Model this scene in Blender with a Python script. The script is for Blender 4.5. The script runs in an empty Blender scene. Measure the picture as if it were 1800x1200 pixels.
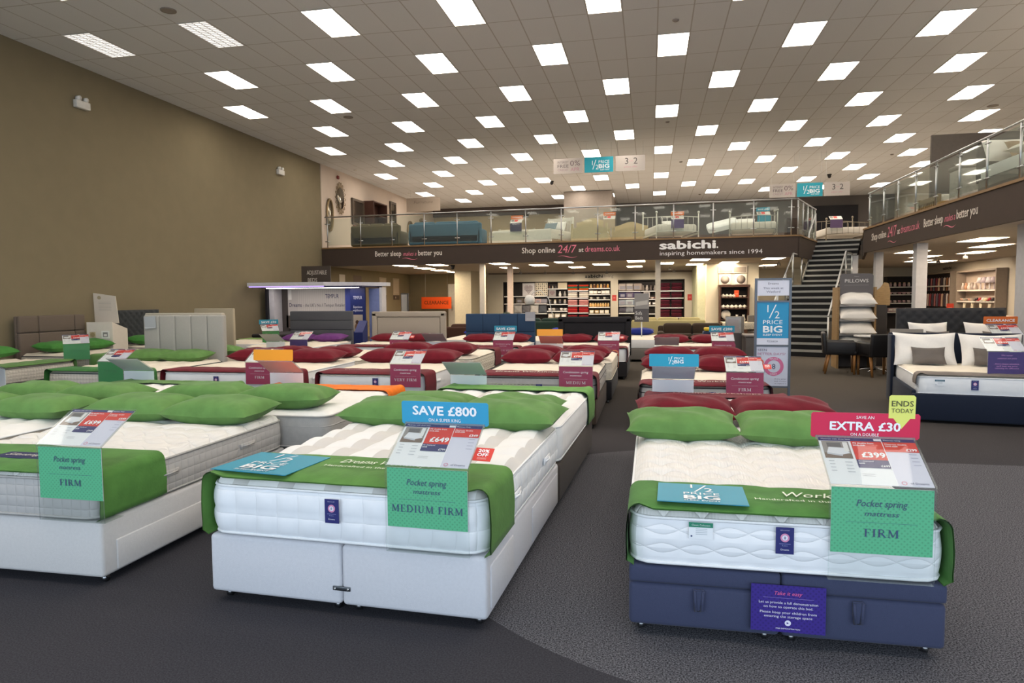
import bpy, bmesh, math, random
from math import sin, cos, pi, sqrt, radians, atan2
from mathutils import Matrix, Vector
random.seed(7)
COL = bpy.context.scene.collection
# ------------------------------------------------------------------ materials
def lin(h):
    h = h.lstrip('#')
    o = []
    for i in (0, 2, 4):
        c = int(h[i:i+2], 16) / 255
        o.append(c/12.92 if c <= .04045 else ((c+.055)/1.055)**2.4)
    return (*o, 1)
_M = {}
def M(hexc, rough=.6, metal=0, var=.05, vs=12, bump=0, bs=150, sheen=0, emit=0, spec=.4, coat=0):
    key = (hexc, rough, metal, var, vs, bump, bs, sheen, emit, spec, coat)
    if key in _M: return _M[key]
    m = bpy.data.materials.new('mat_' + hexc.lstrip('#')); m.use_nodes = True
    nt = m.node_tree; N = nt.nodes; L = nt.links; b = N['Principled BSDF']
    c = lin(hexc)
    b.inputs['Roughness'].default_value = rough; b.inputs['Metallic'].default_value = metal
    b.inputs['Specular IOR Level'].default_value = spec
    b.inputs['Base Color'].default_value = c
    if sheen: b.inputs['Sheen Weight'].default_value = sheen; b.inputs['Sheen Roughness'].default_value = .4
    if coat: b.inputs['Coat Weight'].default_value = coat; b.inputs['Coat Roughness'].default_value = .1
    if emit: b.inputs['Emission Color'].default_value = c; b.inputs['Emission Strength'].default_value = emit
    if var or bump: tc = N.new('ShaderNodeTexCoord')
    if var:
        n = N.new('ShaderNodeTexNoise'); n.inputs['Scale'].default_value = vs; n.inputs['Detail'].default_value = 4
        L.new(tc.outputs['Object'], n.inputs['Vector'])
        r = N.new('ShaderNodeMapRange'); r.inputs[1].default_value = .3; r.inputs[2].default_value = .7
        r.inputs[3].default_value = 1-var; r.inputs[4].default_value = 1+var
        L.new(n.outputs['Fac'], r.inputs[0])
        mx = N.new('ShaderNodeMix'); mx.data_type = 'RGBA'; mx.blend_type = 'MULTIPLY'; mx.inputs[0].default_value = 1
        mx.inputs[6].default_value = c; L.new(r.outputs[0], mx.inputs[7]); L.new(mx.outputs[2], b.inputs['Base Color'])
    if bump:
        n2 = N.new('ShaderNodeTexNoise'); n2.inputs['Scale'].default_value = bs; n2.inputs['Detail'].default_value = 2
        L.new(tc.outputs['Object'], n2.inputs['Vector'])
        bp = N.new('ShaderNodeBump'); bp.inputs['Strength'].default_value = bump; bp.inputs['Distance'].default_value = .01
        L.new(n2.outputs['Fac'], bp.inputs['Height']); L.new(bp.outputs[0], b.inputs['Normal'])
    _M[key] = m
    return m
def P(hexc): return M(hexc, .45, 0, 0)                       # printed paper / ink
def FAB(hexc, b=.25): return M(hexc, .85, 0, .025, 60, b, 350, .1, 0, .2)
def VEL(hexc): return M(hexc, .8, 0, .16, 7, .12, 60, .08, 0, .15)
def MET(hexc='#c8c8c8', r=.25): return M(hexc, r, 1, 0)
def WOOD(hexc):
    key = ('wood', hexc)
    if key in _M: return _M[key]
    m = M(hexc, .5, 0, 0).copy(); nt = m.node_tree; N = nt.nodes; L = nt.links; b = N['Principled BSDF']
    tc = N.new('ShaderNodeTexCoord'); mp = N.new('ShaderNodeMapping'); mp.inputs['Scale'].default_value = (3, 3, 22)
    n = N.new('ShaderNodeTexNoise'); n.inputs['Scale'].default_value = 4; n.inputs['Detail'].default_value = 5
    cr = N.new('ShaderNodeValToRGB'); c = lin(hexc)
    cr.color_ramp.elements[0].color = (*[x*.6 for x in c[:3]], 1); cr.color_ramp.elements[1].color = (*[min(1, x*1.25) for x in c[:3]], 1)
    L.new(tc.outputs['Object'], mp.inputs[0]); L.new(mp.outputs[0], n.inputs['Vector']); L.new(n.outputs['Fac'], cr.inputs[0]); L.new(cr.outputs[0], b.inputs['Base Color'])
    _M[key] = m; return m
def GLASS(tint='#fbfdfc', alpha=.03, gl=.10):
    key = ('glass', tint, alpha, gl)
    if key in _M: return _M[key]
    m = bpy.data.materials.new('mat_clear'); m.use_nodes = True; nt = m.node_tree; N = nt.nodes; L = nt.links
    N.clear(); o = N.new('ShaderNodeOutputMaterial'); t = N.new('ShaderNodeBsdfTransparent'); t.inputs[0].default_value = lin(tint)
    g = N.new('ShaderNodeBsdfGlossy'); g.inputs['Roughness'].default_value = .03; d = N.new('ShaderNodeBsdfDiffuse'); d.inputs[0].default_value = (.8, .85, .85, 1)
    f = N.new('ShaderNodeFresnel'); f.inputs[0].default_value = 1.45
    a = N.new('ShaderNodeMixShader'); a.inputs[0].default_value = alpha; L.new(t.outputs[0], a.inputs[1]); L.new(d.outputs[0], a.inputs[2])
    k = N.new('ShaderNodeMath'); k.operation = 'MULTIPLY_ADD'; k.inputs[1].default_value = .32; k.inputs[2].default_value = gl*.05; k.use_clamp = True; L.new(f.outputs[0], k.inputs[0])
    x = N.new('ShaderNodeMixShader'); L.new(k.outputs[0], x.inputs[0]); L.new(a.outputs[0], x.inputs[1]); L.new(g.outputs[0], x.inputs[2]); L.new(x.outputs[0], o.inputs[0])
    _M[key] = m; return m
def EMIT(hexc, s):
    key = ('emit', hexc, s)
    if key in _M: return _M[key]
    m = bpy.data.materials.new('mat_light'); m.use_nodes = True; N = m.node_tree.nodes; N.clear()
    o = N.new('ShaderNodeOutputMaterial'); e = N.new('ShaderNodeEmission'); e.inputs[0].default_value = lin(hexc); e.inputs[1].default_value = s
    m.node_tree.links.new(e.outputs[0], o.inputs[0]); _M[key] = m; return m
# ------------------------------------------------------------------ mesh builder
class MB:
    def __init__(s): s.v = []; s.f = []; s.m = []; s.sm = []; s.mats = []
    def mi(s, mat):
        if mat not in s.mats: s.mats.append(mat)
        return s.mats.index(mat)
    def add(s, vs, fs, mat=None, smooth=False, T=None):
        o = len(s.v); k = s.mi(mat)
        s.v += [tuple(T @ Vector(p)) if T else tuple(p) for p in vs]
        for f in fs: s.f.append([o+i for i in f]); s.m.append(k); s.sm.append(smooth)
        return s
    def box(s, a, b, mat=None, T=None):
        (x0, y0, z0), (x1, y1, z1) = a, b
        return s.add([(x0,y0,z0),(x1,y0,z0),(x1,y1,z0),(x0,y1,z0),(x0,y0,z1),(x1,y0,z1),(x1,y1,z1),(x0,y1,z1)],
              [(0,3,2,1),(4,5,6,7),(0,1,5,4),(1,2,6,5),(2,3,7,6),(3,0,4,7)], mat, False, T)
    def rbox(s, a, b, r=.02, mat=None, seg=2, T=None):
        bm = bmesh.new(); bmesh.ops.create_cube(bm, size=1)
        d = [b[i]-a[i] for i in range(3)]; c = [(b[i]+a[i])/2 for i in range(3)]
        for v in bm.verts: v.co = Vector([v.co[i]*d[i]+c[i] for i in range(3)])
        bmesh.ops.bevel(bm, geom=bm.edges[:], offset=min(r, min(d)*.49), segments=seg, profile=.5, affect='EDGES', clamp_overlap=True)
        bm.verts.index_update()
        s.add([v.co[:] for v in bm.verts], [[v.index for v in f.verts] for f in bm.faces], mat, True, T); bm.free(); return s
    def tube(s, pts, r, mat=None, n=8, closed=False, T=None):
        pts = [Vector(p) for p in pts]; k = len(pts); vs = []; fs = []; up = None
        for i, p in enumerate(pts):
            a = pts[i-1] if (i or closed) else p; b = pts[(i+1) % k] if (i < k-1 or closed) else p
            t = (b-a).normalized() if (b-a).length > 1e-9 else Vector((0,0,1))
            if up is None: up = Vector((0,0,1)) if abs(t.z) < .9 else Vector((1,0,0))
            x = t.cross(up)
            if x.length < 1e-6: x = t.cross(Vector((0,1,0.01)))
            x.normalize(); y = x.cross(t).normalized(); up = y
            rr = r[i] if isinstance(r, (list, tuple)) else r
            for j in range(n):
                q = 2*pi*j/n; vs.append(p + x*(rr*cos(q)) + y*(rr*sin(q)))
        for i in range(k if closed else k-1):
            for j in range(n): fs.append((i*n+j, i*n+(j+1) % n, ((i+1) % k)*n+(j+1) % n, ((i+1) % k)*n+j))
        if not closed: fs.append(tuple(range(n-1, -1, -1))); fs.append(tuple((k-1)*n+j for j in range(n)))
        return s.add(vs, fs, mat, n > 4, T)
    def lathe(s, prof, c=(0,0,0), mat=None, n=16, T=None):
        vs = []; fs = []; k = len(prof)
        for r, z in prof:
            for j in range(n): q = 2*pi*j/n; vs.append((c[0]+r*cos(q), c[1]+r*sin(q), c[2]+z))
        for i in range(k-1):
            for j in range(n): fs.append((i*n+j, i*n+(j+1) % n, (i+1)*n+(j+1) % n, (i+1)*n+j))
        fs.append(tuple(range(n-1, -1, -1))); fs.append(tuple((k-1)*n+j for j in range(n)))
        return s.add(vs, fs, mat, True, T)
    def prism(s, poly, h0, h1, mat=None, T=None):       # polygon in xy, ccw, extruded in z
        k = len(poly); vs = [(x, y, h0) for x, y in poly]+[(x, y, h1) for x, y in poly]
        fs = [tuple(range(k-1, -1, -1)), tuple(range(k, 2*k))]+[(i, (i+1) % k, k+(i+1) % k, k+i) for i in range(k)]
        return s.add(vs, fs, mat, False, T)
    def grid(s, rows, mat=None, smooth=True, T=None):
        n = len(rows[0]); vs = [p for r in rows for p in r]
        fs = [(i*n+j, i*n+j+1, (i+1)*n+j+1, (i+1)*n+j) for i in range(len(rows)-1) for j in range(n-1)]
        return s.add(vs, fs, mat, smooth, T)
    def mesh(s, name):
        me = bpy.data.meshes.new(name); me.from_pydata(s.v, [], s.f)
        for m in s.mats: me.materials.append(m)
        me.polygons.foreach_set('material_index', s.m); me.polygons.foreach_set('use_smooth', s.sm); me.update(); return me
    def build(s, name, parent=None, mat=None, label=None):
        if mat is not None and s.mats == [None]: s.mats = [mat]
        o = bpy.data.objects.new(name, s.mesh(name)); COL.objects.link(o)
        if parent is not None: o.parent = parent
        if label: o['label'] = label
        return o
def thing(name, label, cat, loc=(0,0,0), rz=0, group=None):
    o = bpy.data.objects.new(name, None); COL.objects.link(o); o.empty_display_size = .1
    o.location = loc; o.rotation_euler = (0, 0, rz); o['label'] = label; o['category'] = cat
    if group: o['group'] = group
    return o
def tag(o, label, cat, group=None, loc=None, rz=None, rot=None):
    o['label'] = label; o['category'] = cat
    if group: o['group'] = group
    if loc is not None: o.location = loc
    if rz is not None: o.rotation_euler = (0, 0, rz)
    if rot is not None: o.rotation_euler = rot
    return o
def struct(o):
    o['kind'] = 'structure'; return o
KIDS = {}
def dup(o, loc=None, rz=None, label=None, group=None, parent=None, rot=None):
    c = o.copy(); COL.objects.link(c)
    if parent is not None: c.parent = parent
    for ch in o.children: dup(ch, parent=c)
    if loc is not None: c.location = loc
    if rz is not None: c.rotation_euler = (0, 0, rz)
    if rot is not None: c.rotation_euler = rot
    if label: c['label'] = label
    if group: c['group'] = group
    return c
ORD = ['first','second','third','fourth','fifth','sixth','seventh','eighth','ninth','tenth','eleventh','twelfth','thirteenth','fourteenth','fifteenth','sixteenth']
def TR(x=0, y=0, z=0, rz=0, rx=0, ry=0):
    return Matrix.Translation((x, y, z)) @ Matrix.Rotation(rz, 4, 'Z') @ Matrix.Rotation(rx, 4, 'X') @ Matrix.Rotation(ry, 4, 'Y')
# ------------------------------------------------------------------ lettering
_T = {}
CAP = .72
# classical serif capitals drawn from strokes: letter = (advance, [polyline, width]...), unit cap height
_ARC = lambda cx, cy, rx, ry, a0, a1, n=9: [(cx+rx*cos(radians(a0+(a1-a0)*i/n)), cy+ry*sin(radians(a0+(a1-a0)*i/n))) for i in range(n+1)]
TK, TN, SF = .15, .05, .045
def _stem(x, y0=0, y1=1, w=TK): return [([(x, y0), (x, y1)], w), ([(x-w*.5-.08, .022), (x+w*.5+.08, .022)], SF), ([(x-w*.5-.08, .978), (x+w*.5+.08, .978)], SF)]
SERIF = {
 'I': (.42, _stem(.21)), 'F': (.68, _stem(.2)+[([(.2, .975), (.62, .975)], TN), ([(.60, .98), (.62, .78)], TN), ([(.2, .52), (.48, .52)], TN), ([(.48, .60), (.48, .42)], TN)]),
 'E': (.74, _stem(.2)+[([(.2, .975), (.64, .975)], TN), ([(.62, .98), (.64, .78)], TN), ([(.2, .52), (.50, .52)], TN), ([(.50, .60), (.50, .43)], TN), ([(.2, .025), (.66, .025)], TN), ([(.65, .02), (.68, .24)], TN)]),
 'R': (.84, _stem(.2)+[([(.2, .975), (.38, .975)]+_ARC(.38, .74, .22, .235, 90, -90)+[(.2, .505)], .08), ([(.40, .50), (.72, .04)], TK*.9), ([(.66, .022), (.86, .022)], SF)]),
 'M': (1.12, [([(.17, 0), (.20, 1)], TN*1.2), ([(.06, .022), (.30, .022)], SF), ([(.08, .978), (.26, .978)], SF), ([(.22, .97), (.54, .08)], TK*.85), ([(.54, .06), (.88, .98)], TN*1.2), ([(.90, 0), (.90, 1)], TK), ([(.76, .022), (1.05, .022)], SF), ([(.86, .978), (1.04, .978)], SF)]),
 'D': (.94, _stem(.2)+[([(.2, .975), (.42, .975)], TN), (_ARC(.42, .5, .36, .46, 90, -90, 14), .12), ([(.42, .025), (.2, .025)], TN)]),
 'U': (.92, [([(.2, .98)]+[(.2, .35)]+_ARC(.45, .32, .25, .29, 180, 270)[1:], TK*.9), (_ARC(.45, .32, .26, .29, 270, 360)+[(.71, .98)], TN*1.3), ([(.06, .978), (.36, .978)], SF), ([(.60, .978), (.84, .978)], SF)]),
 'V': (.90, [([(.16, .97), (.45, .04)], TK*.95), ([(.45, .02), (.74, .97)], TN*1.3), ([(.02, .978), (.32, .978)], SF), ([(.63, .978), (.87, .978)], SF)]),
 'Y': (.86, [([(.43, 0), (.43, .46)], TK), ([(.14, .97), (.42, .46)], TK*.9), ([(.44, .46), (.70, .97)], TN*1.3), ([(.28, .022), (.58, .022)], SF), ([(.02, .978), (.30, .978)], SF), ([(.60, .978), (.82, .978)], SF)]),
 'S': (.66, [(_ARC(.33, .74, .21, .23, 35, 270, 12)+_ARC(.33, .26, .23, .25, 90, -145, 12)[1:], .11)]), 'O': (.98, [(_ARC(.49, .5, .38, .46, 0, 360, 22), .12)]), 'T': (.80, _stem(.4)+[([(.08, .975), (.72, .975)], TN), ([(.09, .98), (.07, .78)], TN), ([(.71, .98), (.73, .78)], TN)]), ' ': (.40, [])}
def serif(s):
    vs, fs, x = [], [], 0
    for ch in s:
        adv, st = SERIF[ch]
        for pl, w in st:
            for (x0, y0), (x1, y1) in zip(pl[:-1], pl[1:]):
                dx, dy = x1-x0, y1-y0; l = math.hypot(dx, dy) or 1; nx, ny = -dy/l*w/2, dx/l*w/2; ex, ey = (dx/l*.012, dy/l*.012) if len(pl) > 2 else (0, 0)
                n = len(vs); vs += [((x+px)*CAP, py*CAP) for px, py in ((x0-nx-ex, y0-ny-ey), (x1-nx+ex, y1-ny+ey), (x1+nx+ex, y1+ny+ey), (x0+nx-ex, y0+ny-ey))]; fs.append((n, n+1, n+2, n+3))
        x += adv+.06
    return vs, fs
def glyphs(s, bold=0, shear=0):
    k = (s, bold, shear)
    if shear == 'serif':
        if k not in _T: vs, fs = serif(s); vs = [(*p, (i//4 % 7)*.00008) for i, p in enumerate(vs)]; xs = [v[0] for v in vs]; _T[k] = (vs, fs, min(xs), max(xs))
        return _T[k]
    if k not in _T:
        cu = bpy.data.curves.new('tmp', 'FONT'); cu.body = s; cu.size = 1; cu.shear = shear; cu.resolution_u = 2
        ob = bpy.data.objects.new('tmp', cu); COL.objects.link(ob)
        me = bpy.data.meshes.new_from_object(ob)
        vs = [v.co[:2] for v in me.vertices]; fs = [tuple(p.vertices) for p in me.polygons]
        bpy.data.objects.remove(ob); bpy.data.curves.remove(cu); bpy.data.meshes.remove(me)
        if bold:
            n = len(vs); V = []; FS = []
            for q, (dx, dy) in enumerate(((-1, 0), (1, 0), (0, -1), (0, 1), (-.7, .7), (.7, -.7))):
                V += [(p[0]+dx*bold, p[1]+dy*bold, q*.00012) for p in vs]; FS += [tuple(q*n+i for i in f) for f in fs]
            vs, fs = V, FS
        xs = [v[0] for v in vs] or [0, 1]
        _T[k] = ([(*p, 0)[:3] for p in vs], fs, min(xs), max(xs))
    return _T[k]
class Sheet:
    """A flat printed sheet: x to the viewer's right, y up, printed side towards +z of its own plane."""
    def __init__(s, w, h, base, back=None, t=.003):
        s.w, s.h, s.r, s.t, s.poly = w, h, [], [], []
        s.base, s.back, s.th = base, back, t
    def rect(s, x, y, w, h, c): s.r.append(([(x,y),(x+w,y),(x+w,y+h),(x,y+h)], c)); return s
    def pol(s, pts, c): s.r.append((pts, c)); return s
    def disc(s, cx, cy, r0, r1, c, n=28):
        if r0 <= 0: s.r.append(([(cx+r1*cos(2*pi*i/n), cy+r1*sin(2*pi*i/n)) for i in range(n)], c))
        else:
            for i in range(n):
                a, b = 2*pi*i/n, 2*pi*(i+1)/n
                s.r.append(([(cx+r0*cos(a), cy+r0*sin(a)), (cx+r1*cos(a), cy+r1*sin(a)), (cx+r1*cos(b), cy+r1*sin(b)), (cx+r0*cos(b), cy+r0*sin(b))], c))
        return s
    def text(s, st, x, y, h, c, al='c', bold=0, shear=0, w=None, rot=0): s.t.append((st, x, y, h, c, al, bold, shear, w, rot)); return s
    def build(s, name, parent, T, letter='lettering', outline=None, label=None):
        b = MB(); w, h = s.w, s.h
        pts = outline or [(0,0),(w,0),(w,h),(0,h)]
        k = len(pts)
        base = s.base if not isinstance(s.base, str) else P(s.base)
        back = s.back if s.back is not None else base
        if isinstance(back, str): back = P(back)
        b.add([(x,y,0) for x, y in pts], [tuple(range(k))], base, False, T)
        b.add([(x,y,-s.th) for x, y in pts], [tuple(range(k-1,-1,-1))], back, False, T)
        b.add([(x,y,0) for x, y in pts]+[(x,y,-s.th) for x, y in pts], [(i, k+i, k+(i+1)%k, (i+1)%k) for i in range(k)], back, False, T)
        for i, (pl, c) in enumerate(s.r):
            z = .0008+.00012*min(i, 12)
            b.add([(x,y,z) for x, y in pl], [tuple(range(len(pl)))], P(c) if isinstance(c, str) else c, False, T)
        o = b.build(name, parent, label=label)
        if s.t:
            b = MB()
            for st, x, y, hh, c, al, bold, shear, wd, rot in s.t:
                vs, fs, x0, x1 = glyphs(st, bold, shear); sc = hh/CAP; sx = sc
                if wd: sx = wd/(x1-x0)
                W = (x1-x0)*sx; ox = x-(W/2 if al == 'c' else W if al == 'r' else 0)
                pp = [((vx-x0)*sx, vy*sc, vz) for vx, vy, vz in vs]
                if rot: pp = [(px*cos(rot)-py*sin(rot), px*sin(rot)+py*cos(rot), pz) for px, py, pz in pp]
                b.add([(ox+px, y+py, .0032+pz) for px, py, pz in pp], fs, P(c) if isinstance(c, str) else c, False, T)
            b.build(letter, o)
        return o
def upright(x, y, z, rz=0, rx=0):       # sheet plane standing up, printed side facing -y (before rz)
    return Matrix.Translation((x, y, z)) @ Matrix.Rotation(rz, 4, 'Z') @ Matrix.Rotation(pi/2+rx, 4, 'X')
def wall_text(name, parent, T, items):
    b = MB()
    for st, x, y, hh, c, al, bold, shear, wd in items:
        vs, fs, x0, x1 = glyphs(st, bold, shear); sc = hh/CAP; sx = wd/(x1-x0) if wd else sc
        W = (x1-x0)*sx; ox = x-(W/2 if al == 'c' else W if al == 'r' else 0)
        b.add([(ox+(vx-x0)*sx, y+vy*sc, vz*8) for vx, vy, vz in vs], fs, P(c), False, T)
    return b.build(name, parent)
# ------------------------------------------------------------------ bedding
def rmap(x, y, W, L, r):
    cx, cy = W/2-r, L/2-r; yy = y-L/2
    a, b = (abs(x)-cx)/r, (abs(yy)-cy)/r
    if a > 0 and b > 0:
        x = math.copysign(cx+r*a*sqrt(1-b*b/2), x); yy = math.copysign(cy+r*b*sqrt(1-a*a/2), yy)
    return x, yy+L/2
def loop_pts(W, L, r, nx, ny):
    xs = [-W/2+W*i/nx for i in range(nx+1)]; ys = [L*j/ny for j in range(ny+1)]
    raw = [(x, 0) for x in xs[:-1]]+[(W/2, y) for y in ys[:-1]]+[(x, L) for x in xs[:0:-1]]+[(-W/2, y) for y in ys[:0:-1]]
    return [rmap(x, y, W, L, r) for x, y in raw]
def outline_n(lp):
    k = len(lp); out = []
    for i in range(k):
        a, b = lp[i-1], lp[(i+1) % k]; d = (b[0]-a[0], b[1]-a[1]); l = math.hypot(*d) or 1
        out.append((d[1]/l, -d[0]/l))
    return out
def mattress(W, L, T, res=.05, tuft=(.25, .25), puff=.022, side=(.11, .11), spuff=.008, r=.10, top=None, sm=None, pip=None, plush=False, sag=0):
    """returns body and piping meshes; origin at the centre of the foot edge, underside at z=0"""
    nx, ny = max(8, round(W/res)), max(10, round(L/res)); g = .03
    def tz(x, y):
        d = max(0, min(W/2-abs(x), y, L-y)); e = min(1, d/.09); z = T-g*(1-sqrt(max(0, 1-(1-e)**2)))
        u, v = x/tuft[0], y/tuft[1]
        p = (abs(sin(pi*u))*abs(sin(pi*v)))**.55
        return z+puff*p*min(1, d/.05)+sag*cos(x/W*pi)*sin(y/L*pi)
    b = MB(); rows = []
    for j in range(ny+1):
        y = L*j/ny; rows.append([(*rmap(-W/2+W*i/nx, y, W, L, r), tz(-W/2+W*i/nx, y)) for i in range(nx+1)])
    b.grid(rows, top)
    lp = loop_pts(W, L, r, nx, ny); nn = outline_n(lp); k = len(lp)
    nz = max(4, round(T/ (res*.8))); s = 0; acc = []
    for i in range(k):
        acc.append(s); a, c = lp[i], lp[(i+1) % k]; s += math.hypot(c[0]-a[0], c[1]-a[1])
    ring = []
    for q in range(nz+1):
        z = T-g-(T-g-.012)*q/nz; row = []
        for i in range(k):
            o = .012*sin(pi*q/nz)
            if 0 < q < nz and spuff: o += spuff*(abs(sin(pi*acc[i]/side[0]))*abs(sin(pi*(z-.012)/side[1])))**.5
            row.append((lp[i][0]+nn[i][0]*o, lp[i][1]+nn[i][1]*o, z))
        row.append(row[0]); ring.append(row)
    b.grid(ring, sm)
    b.add([(x, y, .012) for x, y in lp], [tuple(range(k-1, -1, -1))], sm)
    pb = []
    zs = [T-g+.002, .014]+([T*.62] if plush else [])
    for z in zs:
        m = MB(); st = max(1, k//90)
        m.tube([(lp[i][0]+nn[i][0]*(.006 if z > .05 else .002), lp[i][1]+nn[i][1]*.004, z) for i in range(0, k, st)], .0075, pip, 6, True); pb.append(m)
    return b, pb
def pillow(W=.74, D=.46, T=.17, seed=0, nu=22, nv=16, flat=.45):
    rnd = random.Random(seed); ph = [rnd.uniform(0, 6) for _ in range(6)]
    top = []; bot = []
    for j in range(nv+1):
        v = -1+2*j/nv; rt = []; rb = []
        for i in range(nu+1):
            u = -1+2*i/nu
            x = W/2*u*(1-.07*(1-v*v)*abs(u)); y = D/2*v*(1-.10*(1-u*u)*abs(v))
            e = (1-abs(u)**3.2)*(1-abs(v)**3.2); t = T*max(0, e)**.55
            w = .009*max(0, e)**.6*(sin(6*u+ph[0]+2*v)*sin(4*v+ph[1])+.7*sin(11*u*v+ph[2])*abs(u*v)+.4*sin(6*(u+v)+ph[3]))
            dip = .02*abs(u*v)
            rt.append((x, y, t*(1-flat)+w*(e > .02)+dip)); rb.append((x, y, -t*flat+dip))
        top.append(rt); bot.append(rb[::-1])
    b = MB(); b.grid(top); b.grid(bot); return b
def runner(W, T, y0, y1, mat, ny=12, drop=1.0, out=.016, seed=0, up=.022):
    rnd = random.Random(seed); p1, p2 = rnd.uniform(0, 6), rnd.uniform(0, 6)
    hw = W/2+out; zt = T+up; r = .055; zb = T*(1-drop)+.004
    prof = [(-hw+.03, zb-.0), (-hw-.006, zb+.015)]+[(-hw-.008*sin(pi*t), zb+(zt-r-zb)*t) for t in (.2, .4, .6, .8)]
    prof += [(-hw+r-r*cos(a), zt-r+r*sin(a)) for a in (0, .35, .7, 1.05, 1.35)]
    n = 20; prof += [(-hw+r+(2*hw-2*r)*i/n, zt) for i in range(n+1)]
    prof += [(hw-r+r*sin(a), zt-r+r*cos(a)) for a in (.35, .7, 1.05, 1.35, 1.57)]
    prof += [(hw+.008*sin(pi*t), zt-r-(zt-r-zb)*t) for t in (.2, .4, .6, .8)]+[(hw+.006, zb+.015), (hw-.03, zb)]
    rows = []
    for j in range(ny+1):
        t = j/ny; row = []
        for i, (x, z) in enumerate(prof):
            wob = .012*sin(5*x+p1)*(t if y1 > y0 else 0)+.006*sin(11*x+p2)*t
            y = y0+(y1-y0)*t+wob
            zz = z+(.006*abs(sin(pi*x/.25))*abs(sin(pi*y/.25)) if abs(x) < hw-.08 else 0)-(.022*(1-t)**9 if abs(x) < hw-.08 else 0)
            row.append((x, y, zz))
        rows.append(row)
    b = MB(); b.grid(rows, mat)
    rows2 = [[(x, y, z-.006) if abs(x) < hw-.02 else (x*(1-.006/abs(x)), y, z) for x, y, z in rr][::-1] for rr in rows]
    b.grid(rows2, mat); return b
def dots(hexc, dark=.88):
    key = ('dot', hexc)
    if key in _M: return _M[key]
    m = P(hexc).copy(); nt = m.node_tree; N = nt.nodes; L = nt.links; b = N['Principled BSDF']
    tc = N.new('ShaderNodeTexCoord'); v = N.new('ShaderNodeTexVoronoi'); v.inputs['Scale'].default_value = 62; v.inputs['Randomness'].default_value = 0
    mp = N.new('ShaderNodeMapping'); mp.inputs['Rotation'].default_value = (0, radians(45), 0)
    L.new(tc.outputs['Object'], mp.inputs[0]); L.new(mp.outputs[0], v.inputs['Vector'])
    c = lin(hexc); g = N.new('ShaderNodeMath'); g.operation = 'LESS_THAN'; g.inputs[1].default_value = .27; L.new(v.outputs['Distance'], g.inputs[0])
    mx = N.new('ShaderNodeMix'); mx.data_type = 'RGBA'; mx.inputs[6].default_value = c; mx.inputs[7].default_value = (*[x*dark**2 for x in c[:3]], 1)
    L.new(g.outputs[0], mx.inputs[0]); L.new(mx.outputs[2], b.inputs['Base Color']); _M[key] = m; return m
GREEN, CRIM, NAVY, RED, TEAL, ORNG, PURP = '#5fc592', '#b5325f', '#33356b', '#dc3a2e', '#2f9fc0', '#f39a1f', '#4a2f7d'
def half_price(s, x, y, w, h):
    """the sale mark: a drawn one half, PRICE, BIG, SLEEP EVENT, white on teal"""
    c = '#f2f6f8'; k = h
    s.text('1', x-.14*k, y+.74*k, .22*k, c); s.pol([(x-.11*k, y+.56*k), (x-.08*k, y+.56*k), (x+.10*k, y+.96*k), (x+.07*k, y+.96*k)], c)
    s.text('2', x+.12*k, y+.56*k, .22*k, c)
    s.text('PRICE', x, y+.39*k, .12*k, c, 'c', 0, 0, .54*k); s.text('BIG', x, y+.15*k, .19*k, c, 'c', .028, 0, .54*k); s.text('SLEEP EVENT', x, y+.05*k, .055*k, c, 'c', .012, 0, .54*k)
def half_wide(s, x, y, h):
    c = '#eef6fa'
    s.text('1', x-.62*h, y+.45*h, .5*h, c); s.pol([(x-.62*h, y), (x-.54*h, y), (x-.2*h, y+h), (x-.28*h, y+h)], c); s.text('2', x-.12*h, y, .5*h, c)
    s.text('PRICE', x+.62*h, y+.62*h, .32*h, c, 'c', 0, 0, 1.15*h); s.text('BIG', x+.62*h, y+.12*h, .42*h, c, 'c', .03, 0, 1.15*h)
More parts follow.
